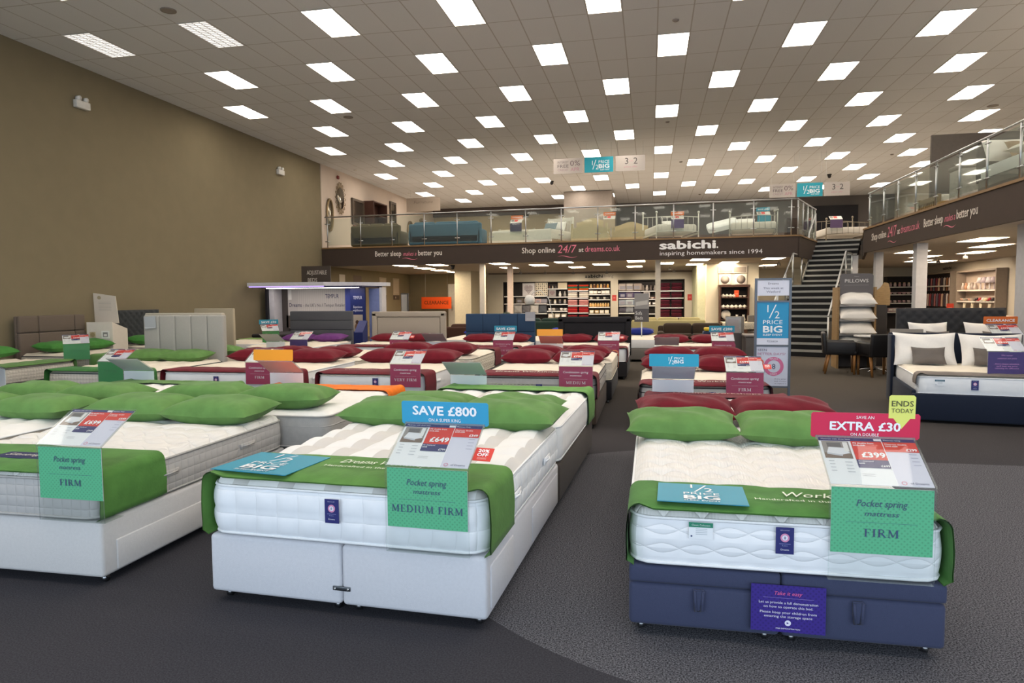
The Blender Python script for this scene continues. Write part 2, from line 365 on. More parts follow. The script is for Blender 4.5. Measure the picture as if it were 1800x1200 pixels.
def price_card(p1='£649', p2='£799', p3='£549', photo=0, seed=0):
    w, h = .405, .29; s = Sheet(w, h, '#f1f2f2')
    s.rect(0, h-.022, w, .022, NAVY); s.rect(.66*w, 0, .34*w, h-.022, '#dcdbe8'); s.rect(.655*w, 0, .006*w, h, '#ffffff')
    s.rect(.01, .155, .115, h-.18, '#9b948d'); s.pol([(.01, .19), (.125, .185), (.125, .155), (.01, .155)], '#7d6a5d')
    s.pol([(.022, .19), (.085, .178), (.118, .19), (.10, .222), (.035, .226)], '#e6e6e8'); s.pol([(.022, .19), (.085, .178), (.085, .168), (.022, .18)], '#c3c5cb')
    s.rect(.03, .226, .06, .028, '#6e6a68'); s.rect(.098, .20, .02, .06, '#ebe9e4')
    s.rect(.135, .15, .13, h-.172, RED); s.rect(.135, .10, .13, .05, NAVY); s.rect(.662*w, h-.085, .338*w, .063, RED)
    s.rect(.235, h-.018, .03, .014, '#f4f4f4')
    s.text('Mattress with divan base', .012, h-.016, .009, '#e8e8f0', 'l'); s.text('Mattress Only', .275, h-.016, .009, '#e8e8f0', 'l')
    s.text("4'6 double from", .14, h-.04, .010, '#ffffff', 'l', .008); s.text('SAVE £300', .14, h-.054, .008, '#ffffff', 'l', .02)
    s.text(p1, .261, .165, .032, '#ffffff', 'r', .03, 0, .098); s.text(p2, .262, .106, .013, '#ffffff', 'r', .01); s.text('As displayed', .14, .136, .009, '#e8e8f0', 'l'); s.text('SAVE', .14, .122, .008, '#ffffff', 'l', .02)
    s.text(p3, .398, h-.079, .016, '#ffffff', 'r', .02); s.text('Mattress double', .275, h-.042, .010, '#ffffff', 'l'); s.text('SAVE £250', .275, h-.054, .008, '#ffffff', 'l', .02)
    for i in range(4):
        s.rect(.02, .135-i*.02, .022, .004, '#b9bbbf'); s.rect(.085, .130-i*.02, .03, .004, '#c3c5c9')
        s.rect(.36, .19-i*.022, .03, .004, '#b6b6c8')
    s.rect(.14, .06, .05, .003, '#c8c8c8'); s.rect(.14, .05, .05, .003, '#c8c8c8')
    s.disc(.293, .016, .008, .0105, '#d0507a', 16); s.text('of Dreams', .352, .010, .012, '#5a5f80', 'c')
    return s
def price_stand(name_where, loc, rz, front, words, wc='#3d4f78', prices=('£649', '£799', '£549'), header=None, flash=None, side=None, whiteback=True, slant_back='#e8e8ea', pc=True, z0=.36, slope=31):
    t = thing('price_stand', name_where, 'price stand', loc, rz)
    a = radians(slope); b = MB(); hw = .207
    b.add([(-hw, -.034, z0), (hw, -.034, z0), (hw, -.034, z0+.415), (-hw, -.034, z0+.415)], [(0, 1, 2, 3)]); b.box((-hw, -.036, z0), (hw, .10, z0+.003)); [b.box((s*hw-.0015, -.0355, z0), (s*hw+.0015, -.032, z0+.415)) for s in (-1, 1)]
    Ts = Matrix.Translation((0, -.034, z0+.414)) @ Matrix.Rotation(a, 4, 'X'); b.add([(-hw, 0, .0095), (hw, 0, .0095), (hw, .305, .0095), (-hw, .305, .0095)], [(0, 1, 2, 3)], None, False, Ts); [b.box((s*hw-.0015, 0, -.001), (s*hw+.0015, .305, .010), None, Ts) for s in (-1, 1)]
    b.box((-hw, -.0375, z0+.405), (hw, -.031, z0+.416))
    b.build('acrylic_holder', t, GLASS())
    if front:
        s = Sheet(.40, .285, dots(front), '#eef1f4')
        for st, y, h, sh, bo, w in words: s.text(st, .20, y, h, wc, 'c', bo, sh, w)
        s.rect(.06, .135, .28, .0012, wc)
        s.build('front_card', t, upright(-.20, -.0305, z0+.122))
    if pc:
        s = price_card(*prices)
        s.back = P(slant_back)  # white card back; shade and reflected bedding colour are put into its tint
        s.build('price_card', t, Matrix.Translation((-.2025, -.027, z0+.419)) @ Matrix.Rotation(a, 4, 'X'))
    hy, hz = -.030+.305*cos(a), z0+.414+.305*sin(a)
    if header:
        kind, col, lines = header; s = Sheet(.46, .118, col, col)
        out = [(.008, 0), (.452, 0), (.46, .008), (.46, .11), (.452, .118), (.008, .118), (0, .11), (0, .008)]
        for st, x, y, h, bo, w in lines: s.text(st, x, y, h, '#ffffff', 'c', bo, 0, w)
        s.build('header_card', t, upright(-.23, hy, hz-.004, 0, .06), outline=out)
        b = MB(); b.box((-.21, hy-.004, hz-.012), (.21, hy-.001, hz+.006)); b.build('clip_strip', t, GLASS('#f4e6ee', .25))
        if flash:
            s = Sheet(.11, .155, '#eef07a', '#eef07a')
            s.text('ENDS', .055, .105, .026, '#56583a', 'c', .008, 0, .09); s.text('TODAY', .055, .075, .020, '#56583a', 'c', 0, 0, .09)
            s.build('flash_card', t, upright(.098, hy-.004, hz+.045, 0, .06), outline=[(0, .048), (.02, .048), (.055, 0), (.09, .048), (.11, .048), (.11, .147), (.102, .155), (.008, .155), (0, .147)])
    if side:
        s = Sheet(.09, .085, RED, RED); s.text('20%', .045, .052, .020, '#ffffff', 'c', .03, 0, .055); s.text('OFF', .045, .026, .020, '#ffffff', 'c', .03, 0, .055)
        for i in range(3): s.rect(.022, .018-i*.005, .046, .002, '#f0a9a0')
        s.build('discount_card', t, Matrix.Translation((.203, .03, z0+.447)) @ Matrix.Rotation(a, 4, 'X') @ Matrix.Rotation(-.04, 4, 'Z'))
    return t
PK = lambda *l: [('Pocket spring', .205, .030, .25, 0, .20), ('mattress', .165, .022, .25, 0, .135)]+list(l)
CB = lambda *l: [('Combination spring', .205, .026, .25, .004, .30), ('mattress', .168, .020, .25, .004, .14)]+list(l)
FIRMW = ('FIRM', .075, .034, 'serif', 0, .135)
def caster():
    global_m = MET('#8d8f92', .3); b = MB(); b.box((-.016, -.016, .045), (.016, .016, .052)); b.tube([(-.014, 0, .048), (-.016, .018, .022)], .004); b.tube([(.014, 0, .048), (.016, .018, .022)], .004)
    b.tube([(-.012, .018, .022), (.012, .018, .022)], .021, None, 12); b.mats = [global_m]; return b.mesh('caster')
CASTER = caster()
BEDS = {}
def divan(key, where, cx, yf, rz, W, L, zb, fab, kind='plain', head=None, dark=None):
    t = thing('divan_bed', f'{kind_word(kind)} divan base, {where}', 'bed', (cx, yf, 0), rz)
    m = fab; h0 = .05
    halves = 2 if kind in ('zip', 'ottoman') else 1
    for i in range(halves):
        x0 = -W/2+(W/2+.002)*i if halves == 2 else -W/2; x1 = x0+(W/2-.002 if halves == 2 else W)
        ztop = zb if kind != 'ottoman' else zb-.085
        b = MB(); b.rbox((x0, 0, h0), (x1, L, ztop), .022, m, 3); b.build('base_half' if halves == 2 else 'base_body', t)
        if kind == 'ottoman':
            b = MB(); b.rbox((x0, -.004, ztop+.003), (x1, L, zb), .015, m, 3); b.build('lift_top', t)
            xm = (x0+x1)/2-.02; b = MB()
            b.box((xm-.022, -.012, zb-.165), (xm+.022, -.003, zb-.095), m); b.tube([(xm-.018, -.016, zb-.10), (xm-.014, -.022, zb-.19), (xm+.012, -.020, zb-.19), (xm+.02, -.014, zb-.10)], .007, m, 6)
            b.box((xm-.020, -.016, zb-.19), (xm+.014, -.010, zb-.10), m); b.build('lift_strap', t)
    for x in ([-W/2+.06, -.06, .06, W/2-.06] if halves == 2 else [-W/2+.06, W/2-.06]):
        for y in (.06, L-.06):
            o = bpy.data.objects.new('caster', CASTER); COL.objects.link(o); o.parent = t; o.location = (x, y, 0); o.rotation_euler = (0, 0, .4*sin(x*9))
    if kind == 'zip':
        b = MB(); b.rbox((-.045, -.006, .125), (.05, .001, .148), .004, MET('#6b6f74', .4)); b.build('link_bar', t)
        for x in (-.033, .038): MB().lathe([(0, 0), (.007, 0), (.006, .003), (0, .004)], (0,0,0), None, 10, TR(x, -.006, .1365, 0, pi/2)).build('screw', t, MET())
        for y0, y1 in ((.06, .50), (.98, L-.06)):
            b = MB(); b.rbox((W/2-.005, y0, .085), (W/2+.007, y1, zb-.06), .006, m); b.build('drawer', t)
    if kind == 'drawer':
        for s in (1, -1):
            b = MB(); b.rbox((s*W/2-.006, .10, .065), (s*W/2+.008, L*.52, zb-.13), .006, m); b.build('drawer', t)
    if head: head(t, W, L)
    return t
def kind_word(k): return {'plain': 'upholstered', 'zip': 'zip-linked two-part', 'ottoman': 'lift-up storage', 'drawer': 'drawer'}[k]
def hb_board(t, W, y, z0, z1, m, T=.07):
    b = MB(); b.rbox((-W/2, y, z0), (W/2, y+T, z1), .02, m); return b.build('headboard', t)
def hb_channels(n, vert, hexc, z1=1.32, z0=.3, wx=0, dy=.0):
    def f(t, W, L):
        m = FAB(hexc); Wd = W+wx; h = hb_board(t, Wd, L+.02+dy, z0, z1, m)
        for i in range(n):
            b = MB()
            if vert: b.rbox((-Wd/2+Wd*i/n+.001, L-.015+dy, z0+.1), (-Wd/2+Wd*(i+1)/n-.001, L+.05+dy, z1), .03, m, 4)
            else:
                H = (z1-z0-.1)/n; b.rbox((-Wd/2+.002, L-.015+dy, z0+.1+H*i+.001), (Wd/2-.002, L+.05+dy, z0+.1+H*(i+1)-.001), .02, m, 3)
            b.build('padded_channel', h)
    return f
def hb_bordered(hexc, z1=1.29, wx=.05, bw=.13):
    def f(t, W, L):
        m = FAB(hexc, .15); Wd = W+wx; h = hb_board(t, Wd, L+.03, .3, z1-.01, m, .06)
        b = MB(); y0, y1 = L-.03, L+.05
        b.rbox((-Wd/2, y0, z1-bw), (Wd/2, y1, z1), .03, m, 4); b.rbox((-Wd/2, y0, .4), (-Wd/2+bw, y1, z1-.02), .03, m, 4); b.rbox((Wd/2-bw, y0, .4), (Wd/2, y1, z1-.02), .03, m, 4); b.build('padded_border', h)
        b = MB(); b.rbox((-Wd/2+bw+.004, y0+.025, .4), (Wd/2-bw-.004, y1, z1-bw-.004), .02, m, 3); b.build('centre_panel', h)
    return f
def hb_grid(nx, nz, hexc, z1=1.23, z0=.3):
    def f(t, W, L):
        m = FAB(hexc, .15); h = hb_board(t, W, L+.02, z0, z1, m)
        H = (z1-z0-.1)/nz
        for i in range(nx):
            for k in range(nz):
                b = MB(); b.rbox((-W/2+W*i/nx+.001, L-.015, z0+.1+H*k+.001), (-W/2+W*(i+1)/nx-.001, L+.04, z0+.1+H*(k+1)-.001), .018, m, 3); b.build('padded_square', h)
    return f
def tufted_panel(t, W, y, z0, z1, hexc, cell=.14, depth=.03, name='headboard', th=.06):
    m = FAB(hexc, .12); nx, nz = max(20, round(W/.022)), max(14, round((z1-z0)/.022)); rows = []
    for k in range(nz+1):
        z = z0+(z1-z0)*k/nz; row = []
        for i in range(nx+1):
            x = -W/2+W*i/nx; u = x/cell; v = (z-z0)/cell
            p = abs(sin(pi*(u+v)/1.0))*abs(sin(pi*(u-v)/1.0)); e = min(1, (W/2-abs(x))/.04, (z1-z)/.04+.0)
            row.append((x, y-.02-depth*p**.5*e-.01*e, z))
        rows.append(row)
    b = MB(); b.grid(rows, m); b.rbox((-W/2, y-.02, z0), (W/2, y+th, z1), .015, m); h = b.build(name, t)
    n = 0
    bt = MB(); bt.lathe([(.0, .0), (.012, .0), (.010, .006), (0, .008)], (0, 0, 0), m, 8, Matrix.Rotation(pi/2, 4, 'X')); me = bt.mesh('button')
    k = 1
    while z0+k*cell/2 < z1-.05:
        i = -round(W/cell)
        while i <= W/cell:
            x = (i+(k % 2)*.5)*cell
            if k % 2 == 0: x = i*cell
            if abs(x) < W/2-.05 and n < 60:
                o = bpy.data.objects.new('button', me); COL.objects.link(o); o.parent = h; o.location = (x, y-.03, z0+k*cell/2); n += 1
            i += 1
        k += 1
    return h
def hb_tufted(hexc, z1=1.37, z0=.4, wx=.1, cell=.16):
    return lambda t, W, L: tufted_panel(t, W+wx, L+.04, z0, z1, hexc, cell)
def lay_mattress(where, cx, yf, rz, W, L, zb, T, desc='white', label_at=(), res=.06, **kw):
    top = kw.pop('top'); sm = kw.pop('sm'); pip = kw.pop('pip', sm)
    body, pipes = mattress(W, L, T, res, top=top, sm=sm, pip=pip, **kw)
    t = thing('mattress', f'{desc} mattress, {where}', 'mattress', (cx, yf, zb), rz)
    body.build('quilted_body', t)
    for p in pipes: p.build('piping', t)
    if res < .09:
        for yy in (.28, .72):
            q = W/2+.014+kw.get('spuff', .008); hb = MB(); hb.rbox((q-.004, L*yy-.09, T*.44), (q+.006, L*yy+.09, T*.60), .004, sm, 1); hb.tube([(q+.004, L*yy-.07, T*.52), (q+.016, L*yy, T*.52), (q+.004, L*yy+.07, T*.52)], .006, sm, 6); hb.build('handle', t)
    for kind, x, z in label_at:
        if kind == 'navy':
            s = Sheet(.075, .118, '#2c2f6e'); s.disc(.0375, .073, .012, .019, '#d98fb4', 20); s.disc(.0375, .073, 0, .012, '#e9e7f2', 16); s.text('8', .0375, .067, .013, '#2c2f6e')
            s.text('REPLACE EVERY', .0375, .105, .004, '#c8c4e0'); s.text('8 years', .0375, .036, .006, '#9aa0d0'); s.text('Dreams', .0375, .017, .008, '#e8e8f4')
            s.rect(.014, .045, .047, .002, '#8f93c8')
        else:
            s = Sheet(.105, .075, '#f0f2f4'); s.rect(0, .053, .105, .022, '#2f8468' if kind == 'white' else '#4a6c80'); s.text('Classic Collection', .0525, .060, .008, '#dff0e8')
            for i in range(4): s.rect(.03, .045-i*.008, .05, .002, '#a9b0b8')
            s.disc(.012, .012, 0, .004, '#2c3e70', 10)
        s.build('sewn_label', t, upright(x, -.016-kw.get('spuff', .008)-.006, z))
    return t
PILLOWS = {}
PM = {}
def pillow_obj(label, colour, loc, rz=0, rx=0, size=(.74, .46, .17), var=0, group=None, ry=0, mat=None):
    k = (size, var)
    if k not in PM: PM[k] = pillow(*size, seed=var)
    me_k = (size, var, colour)
    if me_k not in PILLOWS:
        b = PM[k]; b.mats = [mat or VEL(colour)]; PILLOWS[me_k] = b.mesh('pillow')
    o = bpy.data.objects.new('pillow', PILLOWS[me_k]); COL.objects.link(o)
    return tag(o, label, 'pillow', group, loc, rot=(rx, ry, rz))
def on_bed(cx, yf, rz, x, y):
    c, s = cos(rz), sin(rz); return cx+x*c-y*s, yf+x*s+y*c
def lay_runner(where, colour, cname, cx, yf, rz, W, zb, T, y0=-.004, y1=.45, words=None, seed=0, wcol='#e9efe0', drop=1.0, up=.022, out=.016):
    t = thing('bed_runner', f'{cname} velvet bed runner across the foot, {where}', 'bed runner', (cx, yf, zb), rz)
    o = runner(W, T, y0, y1, VEL(colour), seed=seed, drop=drop, up=up, out=out).build('runner_cloth', t)
    if words:
        b = MB()
        for st, x, y, h, w, sh, flip in words:
            vs, fs, a, c = glyphs(st, 0, sh); sc = h/CAP; sx = w/(c-a)
            f = -1 if flip else 1
            b.add([(x+f*((vx-a)*sx-w/2), y+f*vy*sc, T+up+.011) for vx, vy, vz in vs], fs, P(wcol))
        b.build('lettering', o)
    return t
# ------------------------------------------------------------------ the rows of display beds
def RZ(r): return pi if r == 1 else r
WT = M('#f3f2ef', .9, 0, .03, 9, .35, 420, 0, 0, .2); CR = M('#ece3d3', .9, 0, .03, 9, .3, 400, 0, 0, .2); SIDEW = M('#f1f2f3', .9, 0, .02, 9, .3, 420, 0, 0, .2)
def stripes_top():
    m = WT.copy(); nt = m.node_tree; N = nt.nodes; L = nt.links; b = N['Principled BSDF']
    tc = N.new('ShaderNodeTexCoord'); sp = N.new('ShaderNodeSeparateXYZ'); L.new(tc.outputs['Object'], sp.inputs[0])
    mu = N.new('ShaderNodeMath'); mu.operation = 'MULTIPLY'; mu.inputs[1].default_value = 1/.26; L.new(sp.outputs['X'], mu.inputs[0])
    fr = N.new('ShaderNodeMath'); fr.operation = 'FRACT'; L.new(mu.outputs[0], fr.inputs[0])
    gt = N.new('ShaderNodeMath'); gt.operation = 'GREATER_THAN'; gt.inputs[1].default_value = .66; L.new(fr.outputs[0], gt.inputs[0])
    mx = N.new('ShaderNodeMix'); mx.data_type = 'RGBA'; mx.inputs[6].default_value = lin('#f4f3f1'); mx.inputs[7].default_value = lin('#dad7d3')
    L.new(gt.outputs[0], mx.inputs[0]); L.new(mx.outputs[2], b.inputs['Base Color']); return m
def waves(hexc, sx, sz, strength, dist=.012, ax='XZ', ribs=False):
    """quilting of crossing wavy stitch lines as a bump"""
    m = M(hexc, .9, 0, .02, 9).copy(); nt = m.node_tree; N = nt.nodes; L = nt.links; b = N['Principled BSDF']
    tc = N.new('ShaderNodeTexCoord'); sp = N.new('ShaderNodeSeparateXYZ'); L.new(tc.outputs['Object'], sp.inputs[0])
    def mt(op, a, c=None):
        n = N.new('ShaderNodeMath'); n.operation = op
        for i, q in enumerate((a, c)):
            if q is None: continue
            if isinstance(q, (int, float)): n.inputs[i].default_value = q
            else: L.new(q, n.inputs[i])
        return n.outputs[0]
    X = mt('ADD', sp.outputs['X'], sp.outputs['Y']) if ax == 'XZ' else sp.outputs['X']; Z = sp.outputs['Z'] if ax == 'XZ' else sp.outputs['Y']
    s1 = mt('MULTIPLY', mt('SINE', mt('MULTIPLY', X, 6.283/sx)), sz*.26)
    a = mt('ABSOLUTE', mt('SINE', mt('MULTIPLY', mt('ADD', Z, s1), pi/sz))); c = mt('ABSOLUTE', mt('SINE', mt('MULTIPLY', mt('SUBTRACT', Z, s1), pi/sz)))
    h = mt('POWER', mt('MINIMUM', a, c), .5)
    if ribs: h = mt('ADD', h, mt('MULTIPLY', mt('SINE', mt('MULTIPLY', X, 420)), .05))
    bp = N.new('ShaderNodeBump'); bp.inputs['Strength'].default_value = strength; bp.inputs['Distance'].default_value = dist
    L.new(h, bp.inputs['Height']); L.new(bp.outputs[0], b.inputs['Normal'])
    return m
STRIPE = stripes_top(); WAVE = waves('#f0f1f3', .30, .085, .55); WAVET = waves('#e9e7e3', .34, .20, .6, .025, 'XY', True)
GSIDE = waves('#aeacaa', .001, .075, .5, .008); 
def squares(hexc, c, strength=.6, dist=.008):
    m = M(hexc, .9, 0, .03, 9).copy(); nt = m.node_tree; N = nt.nodes; L = nt.links; b = N['Principled BSDF']
    tc = N.new('ShaderNodeTexCoord'); sp = N.new('ShaderNodeSeparateXYZ'); L.new(tc.outputs['Object'], sp.inputs[0])
    def mt(op, a, q=None):
        n = N.new('ShaderNodeMath'); n.operation = op
        for i, v in enumerate((a, q)):
            if v is None: continue
            if isinstance(v, (int, float)): n.inputs[i].default_value = v
            else: L.new(v, n.inputs[i])
        return n.outputs[0]
    X = mt('ADD', sp.outputs['X'], sp.outputs['Y'])
    h = mt('POWER', mt('MULTIPLY', mt('ABSOLUTE', mt('SINE', mt('MULTIPLY', X, pi/c))), mt('ABSOLUTE', mt('SINE', mt('MULTIPLY', sp.outputs['Z'], pi/c)))), .4)
    bp = N.new('ShaderNodeBump'); bp.inputs['Strength'].default_value = strength; bp.inputs['Distance'].default_value = dist
    L.new(h, bp.inputs['Height']); L.new(bp.outputs[0], b.inputs['Normal']); return m
GSIDE = squares('#b9b6b3', .06); GSIDE2 = M('#b4b1ad', .9, 0, .05, 20, .3, 300); PLAID = squares('#c9c2b6', .05, .8)
CSIDE = waves('#d9d2c3', .25, .09, .5); LTOP = M('#efeeea', .9, 0, .04, 9, .4, 200)
F_ICE = FAB('#d3d3d8'); F_LG = FAB('#d0cdcb'); F_DB = FAB('#4d4540'); F_NV = FAB('#41465f'); F_BR = FAB('#50443b'); F_BK = FAB('#2a292c', .1); F_GR = FAB('#8a8784')
G, R_ = '#638a4c', '#6c1926'
Z = 0.0
# name: where, cx, foot y, turned, width, length, base top, mattress depth
B = dict(
 A0=('outermost bed of the front row', -5.30, 3.05, 0, 1.45, 1.92, .34, .27), A1=('front-row bed with green FIRM card', -3.645, 3.09, 0, 1.45, 1.90, .365, .25),
 A2=('front-row MEDIUM FIRM bed', -1.49, 3.03, -.045, 1.50, 1.88, .355, .285), A3=('front-row navy bed with EXTRA £30', .575, 3.10, 0, 1.33, 1.90, .335, .25),
 B0=('wall side bed with a green runner', -5.22, 6.80, 1, 1.50, 1.80, .34, .29), B1=('bed with the orange runner', -3.30, 6.75, 1, 1.50, 1.74, .35, .29),
 B2=('dark based striped bed in row two', -1.32, 6.85, pi-.04, 1.50, 1.93, .34, .29), B3=('red pillow bed behind the navy bed', .625, 6.85, 1, 1.33, 1.82, .33, .27),
 C9=('bed before the channelled headboard', -7.60, 8.0, 0, 1.50, 1.92, .32, .27), C0=('extra wide bed with crimson FIRM card', -5.50, 8.0, 0, 1.96, 1.93, .34, .28),
 C1=('bed behind the VERY FIRM card', -3.48, 8.0, 0, 1.45, 1.93, .34, .28), C2=('bed behind the crimson MEDIUM card', -1.36, 8.0, 0, 1.48, 1.93, .34, .29), C3=('crimson FIRM bed beside the totem', .61, 7.95, 0, 1.46, 1.93, .30, .25),
 D9=('bed behind the channelled headboard', -7.82, 12.2, 1, 1.5, 1.9, .33, .27), D0=('bed behind the extra wide bed', -5.45, 12.0, 1, 1.8, 1.95, .33, .28), D1=('bed behind the VERY FIRM bed', -3.42, 12.0, 1, 1.50, 1.95, .36, .30),
 D2=('bed behind the crimson MEDIUM bed', -1.30, 12.0, 1, 1.50, 1.95, .33, .29), D3=('bed behind the totem-side FIRM bed', .64, 12.0, 1, 1.42, 1.95, .31, .26),
 E0=('bed with the charcoal banded headboard', -7.70, 13.0, 0, 1.60, 1.92, .32, .27), E1=('bed with the beige bordered headboard', -5.50, 13.0, 0, 1.75, 1.92, .33, .27), E2=('bed with the blue squared headboard', -3.32, 13.0, 0, 1.60, 1.92, .33, .27),
 E3=('bed with the black bordered headboard', -1.20, 13.0, 0, 1.55, 1.92, .33, .27), E4=('SAVE £200 bed beside the totem', .82, 13.0, 0, 1.45, 1.92, .33, .27))
STY = dict(
 A0=(F_LG, 'plain', dict(top=WT, sm=PLAID, pip=SIDEW, tuft=(.22, .22), res=.055), 'white tufted'), A1=(F_LG, 'drawer', dict(top=WAVET, sm=GSIDE, pip=GSIDE2, tuft=(.5, .24), puff=.022, spuff=.003, side=(.06, .06), res=.03), 'white topped grey sided'),
 A2=(F_ICE, 'zip', dict(top=STRIPE, sm=squares('#eceef1', .118, .5, .012), pip=SIDEW, tuft=(.26, .26), puff=.034, spuff=.014, side=(.12, .125), res=.03), 'white and grey striped tufted'), A3=(F_NV, 'ottoman', dict(top=WAVET, sm=WAVE, pip=SIDEW, tuft=(.33, .20), puff=.03, spuff=.0, res=.03), 'white wave-quilted'),
 B0=(F_LG, 'plain', dict(top=WT, sm=PLAID, tuft=(.22, .22), res=.05), 'white tufted'), B1=(F_GR, 'plain', dict(top=LTOP, sm=GSIDE2, pip=GSIDE2, plush=True, tuft=(.4, .4), puff=.008, spuff=0, res=.05), 'white pillow-top'),
 B2=(F_DB, 'plain', dict(top=STRIPE, sm=SIDEW, tuft=(.26, .26), puff=.028, spuff=.01, side=(.12, .125), res=.04), 'striped tufted'), B3=(F_BR, 'plain', dict(top=WT, sm=SIDEW, tuft=(.3, .3), res=.06), 'plain white'),
 C9=(F_LG, 'plain', dict(top=CR, sm=PLAID, pip=M('#3f4a48', .8, 0, 0), tuft=(.25, .25)), 'cream plaid sided'), C0=(F_LG, 'plain', dict(top=CR, sm=SIDEW, tuft=(.3, .3), puff=.012), 'cream topped white'),
 C1=(F_GR, 'plain', dict(top=CR, sm=SIDEW, pip=CSIDE, tuft=(.2, .2), puff=.012, side=(.10, .12)), 'cream topped white'), C2=(F_BR, 'plain', dict(top=CR, sm=GSIDE2, pip=M('#4a4644', .8, 0, 0), plush=True, tuft=(.3, .3), puff=.012, spuff=0), 'cream pillow-top grey sided'),
 C3=(F_BR, 'plain', dict(top=CR, sm=GSIDE2, pip=M('#2f2d2e', .8, 0, 0), plush=True, tuft=(.3, .3), puff=.012, spuff=0), 'cream topped grey banded'))
HEADS = dict(C9=hb_channels(5, True, '#a9a69e', 1.33, .30), D9=hb_channels(4, True, '#b3ab9b', 1.36, .4), E0=hb_channels(4, False, '#56575b', 1.30), E1=hb_bordered('#a79c8e', 1.285), E2=hb_grid(4, 2, '#2f4560', 1.225), E3=hb_bordered('#252427', 1.15))
def MT(k):
    s = STY.get(k) or (F_BK if k in ('E3', 'D2') else F_GR, 'plain', dict(top=CR, sm=CSIDE if k[0] == 'D' else SIDEW, tuft=(.3, .3), puff=.012, spuff=0), 'cream')
    return s
for k, (where, cx, yf, rev, W, L, zb, T) in B.items():
    fab, kind, kw, desc = MT(k); rz = RZ(rev)
    divan(k, where, cx, yf, rz, W, L, zb, fab, kind, HEADS.get(k))
    lab = {'A2': [('navy', -.06, .175)], 'A3': [('navy', -.03, .155), ('white', -.40, .178)], 'C0': [('navy', -.18, .16)], 'C1': [('navy', .05, .17)], 'C2': [('navy', .02, .13)], 'C3': [('navy', .05, .12)]}.get(k, ())
    kw = dict(kw); kw.setdefault('res', .075 if k[0] in 'BC' else .1)
    lay_mattress(where, cx, yf, rz, W-.02, L, zb+.004, T, desc, [(a, x, z-.059 if a == 'navy' else z-.0375) for a, x, z in lab], **kw)
def bedp(k, x, y):
    w, cx, yf, rev, W, L, zb, T = B[k]; return on_bed(cx, yf, RZ(rev), x, y)
def put_pillows(k, colour, cname, specs, size=(.74, .46, .19), fab='velvet'):
    where, cx, yf, rev, W, L, zb, T = B[k]
    for i, (x, y, rz, dz, tilt, word) in enumerate(specs):
        X, Y = bedp(k, x, y)
        pillow_obj(f'{cname} {fab} pillow, {word}, on the {where}', colour, (X, Y, zb+T+.085+dz), rz+RZ(rev), tilt, size, (i+ord(k[1])) % 4, f'{cname} pillows')
ws, ss = 'wall side', 'stair side'
put_pillows('A0', G, 'green', [(-.36, 1.62, .05, 0, .06, ws), (.40, 1.60, -.05, 0, .05, ss)])
put_pillows('A1', G, 'green', [(-.36, 1.62, .03, 0, .06, ws), (.36, 1.60, -.03, 0, .06, ss)], (.76, .50, .21))
put_pillows('A2', G, 'green', [(-.40, 1.66, .04, 0, .05, ws), (.42, 1.66, -.06, 0, .05, ss)], (.80, .50, .20))
put_pillows('A3', G, 'green', [(-.36, 1.66, .02, .01, .1, ws), (.37, 1.62, -.04, .01, .1, ss)], (.75, .47, .19))
put_pillows('B0', G, 'green', [(.38, 1.50, .05, 0, 0, ws), (-.36, 1.52, -.04, 0, 0, ss)])
put_pillows('B1', G, 'green', [(.52, 1.46, -.05, 0, 0, ws), (-.24, 1.46, .06, 0, 0, ss)], (.78, .48, .21))
put_pillows('B2', G, 'green', [(.40, 1.58, .02, -.01, 0, ws), (-.34, 1.58, -.04, -.01, 0, ss)], (.74, .46, .17))
put_pillows('B3', R_, 'dark red', [(.36, 1.50, .02, .0, -.1, ws), (-.36, 1.50, .03, 0, -.1, ss)], (.76, .48, .20))
put_pillows('C9', G, 'green', [(-.38, 1.62, .03, 0, .1, ws), (.30, 1.60, -.02, 0, .1, ss)])
put_pillows('C0', R_, 'dark red', [(-.46, 1.55, .02, 0, .08, ws), (.50, 1.45, -.02, 0, .08, ss)], (.90, .50, .21))
put_pillows('C1', R_, 'dark red', [(-.37, 1.56, .02, 0, .08, ws), (.37, 1.55, -.02, 0, .08, ss)], (.75, .48, .21))
put_pillows('C2', R_, 'dark red', [(-.36, 1.58, .02, 0, .08, ws), (.38, 1.58, -.02, 0, .08, ss)], (.74, .48, .21))
put_pillows('C3', R_, 'dark red', [(-.37, 1.6, .02, .02, .08, ws), (.36, 1.55, -.02, .02, .08, ss)], (.74, .48, .21))
put_pillows('D0', R_, 'dark red', [(.4, 1.68, 0, 0, 0, ws), (-.4, 1.68, 0, 0, 0, ss)])
put_pillows('D1', R_, 'dark red', [(.36, 1.68, .02, .02, 0, ws), (-.36, 1.68, -.02, .02, 0, ss)], (.76, .46, .21))
put_pillows('D2', R_, 'dark red', [(.36, 1.68, .02, .02, 0, ws), (-.36, 1.68, -.02, .02, 0, ss)], (.76, .46, .21))
put_pillows('D3', R_, 'dark red', [(.36, 1.68, .02, .06, 0, ws), (-.36, 1.68, -.02, .06, 0, ss)], (.74, .46, .21))
put_pillows('D9', G, 'green', [(.36, 1.6, .02, 0, 0, ws), (-.40, 1.6, -.02, 0, 0, ss)])
put_pillows('E0', '#6d3c7a', 'purple', [(-.40, 1.62, .02, 0, .1, ws), (.38, 1.62, -.02, 0, .1, ss)])
for q in ('E1', 'E2', 'E3', 'E4'): put_pillows(q, R_, 'dark red', [(-.38, 1.62, .02, 0, .1, ws), (.38, 1.62, -.02, 0, .1, ss)], (.74, .44, .17))
